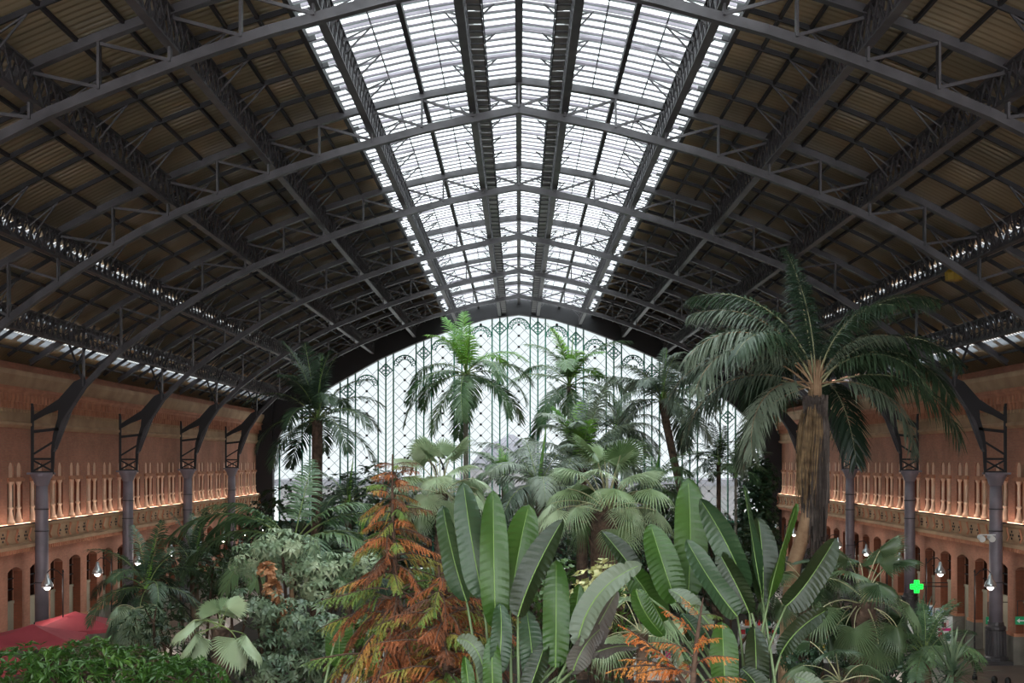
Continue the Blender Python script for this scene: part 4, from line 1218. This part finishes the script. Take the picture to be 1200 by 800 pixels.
# ------------------------------------------------------------------ russet conifer
def needle_material():
    m = leaf('russet_and_green_needles', (150,84,38), (214,126,62), .6, .3, .0, 1.0)
    nt = m.node_tree
    r = [n for n in nt.nodes if n.type == 'VALTORGB'][0]
    n = [n for n in nt.nodes if n.type == 'TEX_NOISE'][0]; n.inputs['Scale'].default_value = 1.1; n.inputs['Detail'].default_value = 3
    oi = nt.nodes.new('ShaderNodeObjectInfo'); a = nt.nodes.new('ShaderNodeMath'); a.operation = 'MULTIPLY_ADD'; a.inputs[1].default_value = .5
    a2 = nt.nodes.new('ShaderNodeMath'); a2.operation = 'SUBTRACT'; a2.inputs[1].default_value = .25
    nt.links.new(oi.outputs['Random'], a.inputs[0]); nt.links.new(n.outputs['Fac'], a2.inputs[0]); nt.links.new(a2.outputs[0], a.inputs[2]); nt.links.new(a.outputs[0], r.inputs['Fac'])
    e = r.color_ramp.elements; e[0].position = .25; e[0].color = srgb(92,56,36); e[1].position = .42; e[1].color = srgb(150,82,42)
    x = e.new(.56); x.color = srgb(190,112,60); x = e.new(.66); x.color = srgb(150,140,62); x = e.new(.8); x.color = srgb(98,136,58)
    return m
M['needles'] = needle_material()
M['needles_green'] = leaf('fresh_green_needles', (80,108,46), (116,144,66), .6, .3, .3, 2)
def conifer_branch(Lb, droop, elev, seed, nt_=18, nl=.055, m_=None, tw=.26):
    rnd = random.Random(seed); st = MB(); mb = MB(); N = 10; pts = []; r = z = y = 0; yd = rnd.uniform(-.15,.15)
    for i in range(N+1):
        a = elev - droop*math.sin(i/N*PI*.6); pts.append(Vector((r, y, z))); r += math.cos(a)*Lb/N; z += math.sin(a)*Lb/N; y += yd*Lb/N
    st.tube(pts, [.016*Lb*(1-.8*i/N)+.003 for i in range(N+1)], 4, False)
    def plume(p0, d, ln, g):
        n = max(4, int(ln/.018)); p = Vector(p0)
        prev = p.copy()
        for i in range(n):
            d = (d + Vector((0,0,-g/n))).normalized(); p = p + d*ln/n
            sd = d.cross(Vector((rnd.uniform(-.3,.3),rnd.uniform(-.3,.3),1))).normalized()
            for q in (-1, 1):
                t_ = p + sd*q*nl*rnd.uniform(.7,1.15)*(1-.45*i/n) + d*nl*.35 + Vector((0,0,-nl*rnd.uniform(.1,.7)))
                ww = d*.009
                mb.tri(p-ww, p+ww, t_)
        st.bar(p0, p, .004)
    for k in range(nt_):
        t = .18+.82*k/nt_; q = t*N; j = min(int(q), N-1); p = pts[j].lerp(pts[j+1], q-j)
        T = (pts[j+1]-pts[j]).normalized()
        for sd in (-1, 1):
            d = (T*rnd.uniform(.5,1) + Vector((0,sd*rnd.uniform(.3,.9),rnd.uniform(-.9,.1)))).normalized()
            plume(p, d, Lb*tw*rnd.uniform(.7,1.2)*(1.1-.65*t)+.05, rnd.uniform(.3,1.0))
        if k % 2: plume(p, (T*.5+Vector((0,rnd.uniform(-.3,.3),-.8))).normalized(), Lb*tw*.9*(1.1-.6*t), .3)
    plume(pts[-3], (pts[-1]-pts[-3]).normalized(), Lb*.3, .2)
    return mb.mesh('needles', m_), st.mesh('twig', M['bark'])
cb = [conifer_branch(1.0, d, R(e), 40+i, 12, .03, M['needles'], .25) for i, (e, d) in enumerate(((40,.9),(15,.7),(0,.9),(-20,.3),(10,1.3),(25,.5)))]
cg = [conifer_branch(1.0, d, R(e), 60+i, 13, .034, M['needles_green']) for i, (e, d) in enumerate(((30,.7),(10,.5)))]
def conifer(label, basepx, Y, stems, branches, name='conifer'):
    base = Vector((P(basepx,0,Y).x, Y, .45)); root = thing(name, label, 'conifer', base)
    for st_ in stems:
        pts = [P(x, y, Y+dy)-base if y is not None else Vector((P(x,0,Y).x-base.x, dy, 0)) for x, y, dy in st_[0]]
        trunk_tube(root, bez(pts, 5), [st_[1]+(st_[2]-st_[1])*i/((len(pts)-1)*5) for i in range((len(pts)-1)*5+1)], M['bark'], rough=.004)
    for (x, y, dy, az, lib, sc) in branches:
        o = put('branch', lib[0], root, P(x, y, Y+dy)-base, (random.uniform(-.3,.3), 0, R(az)), sc)
        put('twig', lib[1], o)
    return root
br = []
rr = random.Random(5)
for i in range(60):          # slender upper crown
    t = i/60; y = 545 + 135*t; ln = .34 + .5*t**.9
    lib = cg[i%2] if (rr.random() < .42 - .4*t) else cb[rr.choice((0,1,1,2,3) if t > .25 else (0,0,5,1))]
    br.append((461+4*math.sin(i*.3), y, 0, i*137.5+rr.uniform(-15,15), lib, ln*.9))
for (x, y, dy, az, li, sc) in (
    (470,700,0,8,1,1.6),(480,690,0,15,2,1.3),(475,715,0,-10,1,1.5),(462,700,0,182,2,.95),(462,720,0,175,1,1.0),(462,745,0,190,3,.95),(500,700,-.1,20,5,1.1)):
    br.append((x, y, dy, az, cb[li], sc))
br.append((520,690,-.2,10,cg[1],.8)); br.append((470,690,-.2,35,cg[0],.7)); br.append((455,690,-.2,200,cg[1],.7))
for i in range(34):          # lower skirts round the main stem
    t = i/34; y = 690 + 120*t
    br.append((464, y, 0, i*137.5+rr.uniform(-15,15), (cb[rr.choice((1,2,3,4))] if rr.random() < .85 else cg[0]), .8+.35*rr.random()))
br2 = []
for i in range(52):          # second stem
    t = i/52; y = 672 + 135*t
    br2.append((516+6*t, y, -.3, i*137.5+rr.uniform(-15,15), (cb[rr.choice((0,1,2,3,4,5))] if rr.random() < .85 else cg[1]), .42+.5*min(1,t*1.6)*rr.uniform(.7,1.1)))
br2 += [(525,700,-.3,2,cb[1],1.0),(530,690,-.3,12,cg[1],.62),(530,712,-.3,-12,cb[2],.95),(520,720,-.35,178,cb[1],.9)]
conifer('russet and green dying conifer with a narrow pointed top, left of the centre', 466, 17.5,
    [([(466,None,0),(468,900,0),(466,800,0),(464,700,0),(460,600,0),(460,532,0)], .085, .006)], br)
conifer('lower bushy russet conifer stem growing beside the pointed one', 524, 17.2,
    [([(528,None,-.3),(526,900,-.3),(524,800,-.3),(519,720,-.3),(514,662,-.3)], .09, .012)], br2)
M['needles_sparse'] = leaf('sparse_orange_needles', (196,104,44), (222,150,70), .6, .3, .3, 2)
cs = [conifer_branch(1.0, d, R(e), 80+i, 9, .045, M['needles_sparse'], .2) for i, (e, d) in enumerate(((50,.9),(25,.6),(60,.4)))]
br = []
for (x, y, az, li, sc) in ((800,800,150,0,.75),(805,790,170,1,.8),(812,770,160,0,.5),(815,760,30,0,.35),(815,745,200,2,.45),(818,735,10,1,.3),(820,725,140,2,.3),(810,800,100,0,.6),(822,800,20,1,.5),(815,780,-30,0,.5),(806,805,185,2,.9),(812,790,200,1,.7),(815,765,-60,2,.35),(790,815,165,1,.9),(800,812,130,1,.7)):
    br.append((x, y, 0, az, cs[li], sc))
br += [(822,712,0,120,cg[0],.2),(822,720,0,20,cg[1],.25),(800,775,0,60,cg[1],.25)]
conifer('sparse orange twiggy conifer top in the foreground, low right of centre', 812, 14.5,
    [([(806,None,0),(808,900,0),(812,800,0),(818,740,0),(824,700,0)], .06, .006)], br)

# ------------------------------------------------------------------ parasols
def parasol(label, px, py, Y, half, rise, m_, h=None, group=None, sides=4, rz=45):
    a = P(px, py, Y); base = Vector((a.x, Y, 0)); root = thing('parasol', label, 'parasol', base, group, R(rz-45))
    H = a.z; mb = MB(); K = 6; n = sides
    for i in range(n):
        a0 = 2*PI*i/n+PI/4; a1 = 2*PI*(i+1)/n+PI/4
        for k in range(K):
            u, v = k/K, (k+1)/K
            def q(an0, an1, s_, w_):
                p0 = Vector((math.cos(an0),math.sin(an0),0)); p1 = Vector((math.cos(an1),math.sin(an1),0))
                p = p0.lerp(p1, w_)*half*1.414*s_ if n == 4 else p0.lerp(p1, w_)*half*s_
                sag = .06*math.sin(PI*w_)*s_
                return Vector((p.x, p.y, H - rise*s_**.9 - sag))
            for w_ in range(4):
                mb.quad(q(a0,a1,u,w_/4), q(a0,a1,v,w_/4), q(a0,a1,v,(w_+1)/4), q(a0,a1,u,(w_+1)/4))
    can = mb.build('canopy', m_, root)
    vb = MB()
    for i in range(n):
        a0 = 2*PI*i/n+PI/4; a1 = 2*PI*(i+1)/n+PI/4; rr_ = half*(1.414 if n == 4 else 1)
        p0 = Vector((math.cos(a0)*rr_,math.sin(a0)*rr_,H-rise)); p1 = Vector((math.cos(a1)*rr_,math.sin(a1)*rr_,H-rise))
        for w_ in range(6):
            x0 = p0.lerp(p1,w_/6); x1 = p0.lerp(p1,(w_+1)/6); dz = Vector((0,0,-.16)); s0 = Vector((0,0,-.06*math.sin(PI*w_/6))); s1 = Vector((0,0,-.06*math.sin(PI*(w_+1)/6)))
            vb.quad(x0+s0, x1+s1, x1+s1+dz, x0+s0+dz)
    vb.build('valance', m_, can)
    m = MB(); m.tube([(0,0,.1),(0,0,H-.02)], .035, 8); m.build('pole', M['white'], root)
    for i in range(n):
        an = 2*PI*i/n+PI/4; rr_ = half*(1.38 if n == 4 else .97)
        m = MB(); m.bar((0,0,H-.08),(math.cos(an)*rr_,math.sin(an)*rr_,H-rise-.03), .03); m.build('rib', M['white'], root)
    m = MB(); m.lathe([(.42,0),(.42,.08),(.1,.12),(.06,.4)], 12); m.build('base', M['iron_dark'], root)
    return root
parasol('red parasol standing by the left wall, farthest of the three', 88, 716, 61, 1.75, .62, M['red_canvas'], rz=62, group='red parasols')
parasol('red parasol in the middle of the three at the left', 38, 731, 56, 1.9, .62, M['red_canvas'], rz=55, group='red parasols')
parasol('red parasol cut by the left edge of the picture, nearest', -12, 764, 48.5, 1.3, .5, M['red_canvas'], rz=50, group='red parasols')
parasol('grey round parasol at the bottom edge under the russet conifer', 402, 789, 41, 1.3, .35, M['grey_canvas'], sides=12, rz=45)

# ------------------------------------------------------------------ lamp posts
LAMP_W = 85
def lamp_proto():
    root = thing('lamp_post', 'x', 'lamp post')
    m = MB(); m.lathe([(.12,0),(.12,.15),(.06,.3),(.035,.6),(.03,4.75),(.05,4.8),(.02,4.9)], 8); m.build('pole', M['iron_dark'], root, True)
    m = MB(); m.tube([(0,0,4.6),(-.25,0,4.85),(-.55,0,4.9),(-.7,0,4.75)], .022, 6); m.build('arm', M['iron_dark'], root, True)
    m = MB(); m.lathe([(.05,4.72),(.09,4.62),(.1,4.5),(.24,4.3),(.27,4.14),(.25,4.12)], 14, (-.7,0,0)); m.build('lamp_shade', M['lampmetal'], root, True)
    m = MB(); m.lathe([(.03,4.22),(.14,4.16),(.15,4.07),(.08,4.0),(.02,3.98)], 12, (-.7,0,0)); m.build('bulb', M['lampglow'], root, True)
    ld = bpy.data.lights.new('lamp_light', 'POINT'); ld.energy = LAMP_W; ld.color = (1,.9,.8); ld.shadow_soft_size = .16
    lo = bpy.data.objects.new('lamp_light', ld); COL.objects.link(lo); lo.parent = root; lo.location = (-.7,0,3.8)
    return root
lp = lamp_proto(); first = True
for s in (-1, 1):
    for k in range(8):
        o = lp if first else copy_tree(lp); first = False
        o.location = (s*20.2, 60.5+7.2*k, 0)
        if s > 0: o.rotation_euler = (0,0,PI)
        o['label'] = 'slim lamp post with chrome bell lamp, %s counting back along the %s aisle' % (('first','second','third','fourth','fifth','sixth','seventh','eighth')[k], 'left' if s < 0 else 'right')
        o['group'] = 'lamp posts along the aisles'

# ------------------------------------------------------------------ signs, posters, camera
def cross_sign():
    p = P(1074, 687, 73.4); root = thing('pharmacy_cross', 'glowing green pharmacy cross in front of the second right column', 'sign', p)
    m = MB(); a, b = .12, .33
    m.box(-b,b,0,.12,-a,a); m.box(-a,a,0.001,.119,-b,b)
    m.build('casing', M['neonback'], root)
    out = [(-a,b),(a,b),(a,a),(b,a),(b,-a),(a,-a),(a,-b),(-a,-b),(-a,-a),(-b,-a),(-b,a),(-a,a)]
    m = MB()
    for sc in (1, .5):
        q = [(x*sc, z*sc) for x, z in out] if sc == 1 else [(x*(.3 if abs(x) <= a+.001 else .75), z*(.3 if abs(z) <= a+.001 else .75)) for x, z in out]
        for i in range(12):
            x0, z0 = q[i]; x1, z1 = q[(i+1)%12]; m.bar((x0,-.03,z0),(x1,-.03,z1), .04)
    m.build('neon_tube', M['neon'], root)
    m = MB(); m.bar((.3,.06,0),(1.7,.06,0), .05); m.bar((.3,.06,.2),(1.7,.06,.2), .04); m.build('bracket', M['iron_dark'], root)
cross_sign()
M['signgreen'] = mat('exit_sign_green', srgb(20,110,70), .4, emit=srgb(20,110,70), estr=.5)
def exit_sign(px, py, Y, label):
    p = P(px, py, Y); root = thing('exit_sign', label, 'sign', p)
    m = MB(); m.box(-.3,.3,0,.08,-.18,.18); m.build('casing', M['signgreen'], root)
    m = MB(); m.box(-.14,.1,-.012,0,-.03,.03); m.prism([(-.26,0),(-.12,.11),(-.12,-.11)], lambda a,b,d:(a,d,b), -.012, 0); m.box(.12,.28,-.012,0,-.15,.15)
    m.build('arrow', M['white'], root)
    m = MB(); m.bar((.1,.04,.2),(.1,.04,.9), .03); m.bar((-.2,.04,.2),(-.2,.04,.9), .03); m.bar((-.2,.04,.9),(1.2,.04,.9), .03); m.build('hanger', M['iron_dark'], root)
exit_sign(1198, 727, 62.6, 'green exit sign with white arrow at the right edge')
exit_sign(1163, 727, 66.6, 'small green exit sign half behind the nearest right column')
p = P(1158, 629, 64.6); t = thing('security_camera', 'white twin security camera fixed to the nearest right column', 'camera', p)
m = MB(); m.bar((-.35,0,.1),(.35,0,.1), .05); m.build('arm', M['white'], t)
for dx in (-.35, .12):
    m = MB(); m.tube([(dx,.15,.0),(dx,-.25,-.1)], [.13,.15], 10); m.build('housing', M['white'], t)
def cm(n, c, **k):
    if n not in M: M[n] = mat(n, srgb(*c), .6, **k)
    return M[n]
def panel(name, label, px0, py0, px1, py1, Y, marks, tilt=0, rz=0, cat='poster'):
    a = P(px0, py0, Y); b = P(px1, py1, Y); w_ = b.x-a.x; h_ = a.z-b.z
    root = thing(name, label, cat, ((a.x+b.x)/2, Y, max(b.z, 0)), None, R(rz))
    m = MB(); m.box(-w_/2, w_/2, 0, .04, 0, h_); bd = m.build('board', M['white'], root)
    for (u0, v0, u1, v1, col) in marks:
        m = MB(); m.box(-w_/2+u0*w_, -w_/2+u1*w_, -.006, 0, h_*(1-v1), h_*(1-v0)); m.build('printed_patch', cm('print_%d_%d_%d' % col, col), bd)
    m = MB(); zb = -max(b.z, 0)
    for x in (-w_*.42, w_*.42): m.bar((x,.08,h_*.9),(x*1.05,.25,zb+.02), .03)
    m.bar((-w_*.5,.2,zb+.03),(w_*.5,.2,zb+.03), .05)
    m.build('stand', M['iron_dark'], root)
    return root
panel('poster_stand', 'tall white poster with a magenta band and figures, right aisle', 1098, 722, 1116, 758, 66, [(.05,.38,.95,.47,(214,20,120)),(.3,.1,.45,.36,(60,40,60)),(.45,.2,.6,.36,(120,60,50)),(.6,.12,.75,.3,(230,200,200)),(.1,.52,.4,.7,(180,60,80)),(.5,.55,.85,.8,(90,120,110)),(.15,.75,.45,.92,(70,60,70))], rz=-12)
panel('poster_stand', 'white lower poster with grey scribbles under the magenta one', 1096, 757, 1114, 778, 64.5, [(.1,.15,.6,.5,(150,150,160)),(.3,.6,.8,.85,(190,190,196))], rz=-12)
panel('banner', 'narrow pale blue upright banner leaning beside the magenta poster', 1086, 709, 1094, 748, 67, [(.2,.05,.8,.3,(150,180,215)),(.3,.4,.7,.8,(190,205,225))], cat='banner', rz=-8)
panel('poster_stand', 'small white poster with bluish pictures behind the yucca', 1080, 726, 1088, 748, 68, [(.1,.1,.9,.45,(120,160,200)),(.2,.55,.5,.9,(90,80,70))])
panel('poster_stand', 'white poster with a green stripe behind the fan palm', 1064, 723, 1079, 744, 69, [(.3,.5,.95,.62,(110,170,60)),(.2,.1,.8,.3,(225,225,215))])
panel('poster_stand', 'pale grey notice board between two right piers', 1096, 712, 1106, 724, 72, [(.1,.2,.9,.5,(150,160,190))])

# ------------------------------------------------------------------ market stalls glimpsed between the leaves
ORDN = ('first','second','third','fourth','fifth','sixth','seventh','eighth','ninth','tenth','eleventh','twelfth','thirteenth')
def stall(label, px, py, Y, w_, rows, seed, colz, group):
    """stall with shelves; goods are things of their own"""
    a = P(px, py, Y); base = Vector((a.x, Y, 0)); root = thing('market_stall', label, 'stall', base)
    h_ = .95+rows*.42
    m = MB(); m.box(-w_/2,w_/2,-.4,.4,0,.9); m.build('counter', M['white'], root)
    m = MB(); m.box(-w_/2,w_/2,.36,.4,.9,h_); m.build('back_panel', M['white'], root)
    for i in range(rows):
        m = MB(); m.box(-w_/2,w_/2,0,.36,.9+.42*(i+1)-.03,.9+.42*(i+1)); m.build('shelf', M['white'], root)
    rnd = random.Random(seed); k = 0
    for i in range(rows+1):
        x = -w_/2+.06
        z = .9+.42*i
        pos_ = 0
        while x < w_/2-.2:
            ww = rnd.uniform(.12,.26); hh = rnd.uniform(.18,.34); c = colz[k % len(colz)]; k += 1
            m = MB()
            if k % 3: m.box(0,ww,0,.16,0,hh); m.box(ww*.15,ww*.85,-.004,0,hh*.3,hh*.7)
            else: m.lathe([(ww*.35,0),(ww*.35,hh*.55),(ww*.14,hh*.75),(ww*.14,hh)], 8, (ww/2,.1,0))
            o = m.build('package' if k % 3 else 'bottle', cm('goods_%d_%d_%d' % c, c), None, False, base+Vector((x, .05, z)))
            pos_ += 1
            tag(o, '%s %s, %s from left %s, %s' % (cname(c), 'packet' if k % 3 else 'bottle', ORDN[pos_-1], ('on counter','on lower shelf','on top shelf')[i], group.replace('goods on the ','')), 'package' if k % 3 else 'bottle', group)
            x += ww+.05
def cname(c):
    r, g, b = c
    return {(200,40,48):'red',(20,110,80):'green',(30,60,150):'blue',(230,190,60):'yellow',(230,230,228):'white',(226,120,50):'orange',(210,30,120):'magenta',(90,50,150):'purple',(220,190,150):'beige'}[c]
RD,GR,BL,YE,WH,OR,MG,PU,BG_ = (200,40,48),(20,110,80),(30,60,150),(230,190,60),(230,230,228),(226,120,50),(210,30,120),(90,50,150),(220,190,150)
stall('white stall left of the russet conifer with green and red goods', 428, 760, 61, 1.6, 2, 1, [WH,RD,GR,GR,WH,BL,RD,YE], 'goods on the left garden stall')
stall('white low stall under the russet conifer with packets', 540, 780, 56, 2.0, 0, 2, [WH,RD,WH,GR,MG,WH], 'goods on the conifer stall')
stall('white stall between the paddle clumps with bright packets', 778, 760, 58, 2.6, 1, 3, [WH,MG,BL,WH,GR,WH,RD], 'goods on the centre stall')
stall('white stall behind the right paddle stalks with orange goods', 893, 735, 66, 2.2, 2, 4, [OR,WH,RD,RD,GR,WH], 'goods on the right paddle stall')
stall('white stall left of the right fan palm with yellow goods', 985, 745, 63, 1.8, 2, 5, [YE,GR,RD,PU,YE], 'goods on the fan palm stall')
stall('white narrow stall low right of the paddle stalks with beige goods', 934, 770, 55, 1.3, 1, 6, [BG_,YE,PU,RD,WH], 'goods on the narrow stall')

# ------------------------------------------------------------------ two people at the lower right edge
def person(label, X, Y, rz, shirt, trousers, hairc, sk=(196,150,122)):
    root = thing('person', label, 'person', (X, Y, 0), None, R(rz))
    V = []; Ed = []; Rd = []
    def add(p, r, par=None):
        V.append(p); Rd.append(r)
        if par is not None: Ed.append((par, len(V)-1))
        return len(V)-1
    pel = add((0,0,.95), .14); sp_ = add((0,0,1.15), .125, pel); ch = add((0,-.01,1.33), .15, sp_); nk = add((0,0,1.47), .055, ch)
    hd0 = add((0,-.015,1.54), .07, nk); hd1 = add((0,-.02,1.62), .095, hd0); hd2 = add((0,-.01,1.69), .07, hd1)
    for s in (-1, 1):
        sh = add((s*.17,0,1.4), .06, ch); el = add((s*.22,.02,1.12), .042, sh); wr = add((s*.23,-.06,.87), .028, el); pa = add((s*.23,-.08,.8), .032, wr)
        for k, (dy, ln) in enumerate(((-.035,.075),(-.012,.085),(.012,.08),(.033,.062))):
            f1 = add((s*.235,-.08+dy,.8-.03-ln*.5), .009, pa); add((s*.225,-.085+dy,.8-.03-ln), .008, f1)
        t1 = add((s*.21,-.12,.79), .01, pa); add((s*.205,-.135,.755), .009, t1)
        hp_ = add((s*.09,0,.9), .085, pel); kn = add((s*.1,-.02+.05*s,.5), .055, hp_); an = add((s*.1,.04*s,.09), .04, kn); add((s*.11,.04*s-.15,.04), .035, an)
    me = bpy.data.meshes.new('body'); me.from_pydata(V, Ed, []); o = bpy.data.objects.new('body', me); COL.objects.link(o); o.parent = root
    me.materials.append(cm('skin', sk))
    md = o.modifiers.new('skin', 'SKIN'); sv = me.skin_vertices[0].data
    for i, r in enumerate(Rd): sv[i].radius = (r, r*.85 if i in (0,1,2) else r)
    sv[0].use_root = True
    o.modifiers.new('sub', 'SUBSURF').levels = 1; o.modifiers['sub'].render_levels = 2
    m = MB(); m.lathe([(.135,.92),(.15,1.0),(.145,1.15),(.175,1.33),(.15,1.43),(.07,1.49)], 14)
    for s in (-1, 1): m.tube([(s*.13,0,1.42),(s*.185,0,1.38),(s*.225,.02,1.12)], [.07,.075,.055], 8)
    m.v = [(x, y*.8, z) for x, y, z in m.v]; m.build('shirt', cm('shirt_%d' % shirt[0], shirt), root, True)
    m = MB()
    for s in (-1, 1): m.tube([(s*.07,0,.98),(s*.095,0,.85),(s*.1,-.02+.05*s,.5),(s*.1,.04*s,.1)], [.1,.105,.075,.062], 9)
    m.build('trousers', cm('trousers_%d' % trousers[0], trousers), root, True)
    m = MB(); m.lathe([(.06,1.44),(.105,1.5),(.115,1.6),(.108,1.68),(.07,1.74),(.015,1.765)], 14, (0,.025,0)); m.build('hair', cm('hair_%d' % hairc[0], hairc), root, True)
    m = MB()
    for s in (-1, 1): m.lathe([(.004,-.008),(.012,0),(.004,.008)], 6, (s*.033,-.108,1.625))
    m.build('eyes', M['eye_dark'], root)
    m = MB(); m.tube([(0,-.1,1.63),(0,-.128,1.595)], [.008,.015], 6); m.bar((-.022,-.104,1.555),(.022,-.104,1.555), .008); m.build('nose_and_mouth', cm('lip', (160,100,86)), root)
    for s in (-1, 1):
        m = MB(); m.box(s*.1-.045, s*.1+.045, -.2+.04*s, .08+.04*s, 0, .08); m.build('shoe', M['iron_dark'], root)
person('person with dark hair walking away, left of the two at the bottom right', P(1165,0,50.5).x, 50.5, 180, (30,28,30), (34,36,44), (26,20,18))
person('person with dark hair walking away, right of the two at the bottom right', P(1181,0,50.2).x, 50.2, 175, (44,40,42), (30,30,34), (28,22,20))

shrub('dark evergreen thicket in the hall centre behind the left paddle leaves', [(500,640,34,26),(545,665,34,28),(590,640,30,26),(620,690,30,26)], 74, M['bush_dark'], 'lance', .34, DEN*1.7, 31)
shrub('dark evergreen thicket behind the thick fan palm trunk', [(660,650,30,26),(700,680,34,28),(745,650,32,28),(760,700,30,24)], 78, M['bush_dark'], 'broad', .34, DEN*1.7, 32)
shrub('dark evergreen thicket behind the right paddle leaves', [(800,650,34,30),(840,690,34,30),(870,640,22,28),(790,720,30,24)], 84, M['bush_dark'], 'broad', .36, DEN*1.7, 33)
shrub('mid green shrub row low behind the left paddle stalks', [(560,740,30,24),(610,745,30,24),(660,750,28,24),(700,750,26,18)], 48, M['bush_mid'], 'lance', .26, DEN*1.5, 34)
shrub('dark bushes between the third left column and the kentia palm', [(270,650,22,26),(300,660,22,24),(250,700,26,24)], 60, M['bush_dark'], 'broad', .3, DEN*1.6, 35)
shrub('dark bushes behind the right fan palms at the aisle edge', [(960,700,30,24),(1010,730,26,22),(930,740,26,24)], 48, M['bush_dark'], 'lance', .3, DEN*1.4, 36)

royal('grey shaggy feather palm between the spear-leaf royal palm and the leaning palm', 722, 505, 100, 0, 19, grey_d, grey_d, 1.0, (.16,.13), M['trunk_fibre'], None, 0, 48, None, (1,2,3,4,5), name='date_palm')
royal('dark feather palm low behind the top of the russet conifer', 462, 575, 104, 0, 15, dark_l, dark_l, .8, (.16,.13), M['trunk_fibre'], None, 0, 140, None, (1,2,3,4,5), name='date_palm')
royal('mid green feather palm behind the right side of the thick fan palm', 768, 570, 64, 0, 15, royal_d, royal_d, .7, (.16,.13), M['trunk_fibre'], None, 0, 200, None, (1,2,3,4,5), name='date_palm')
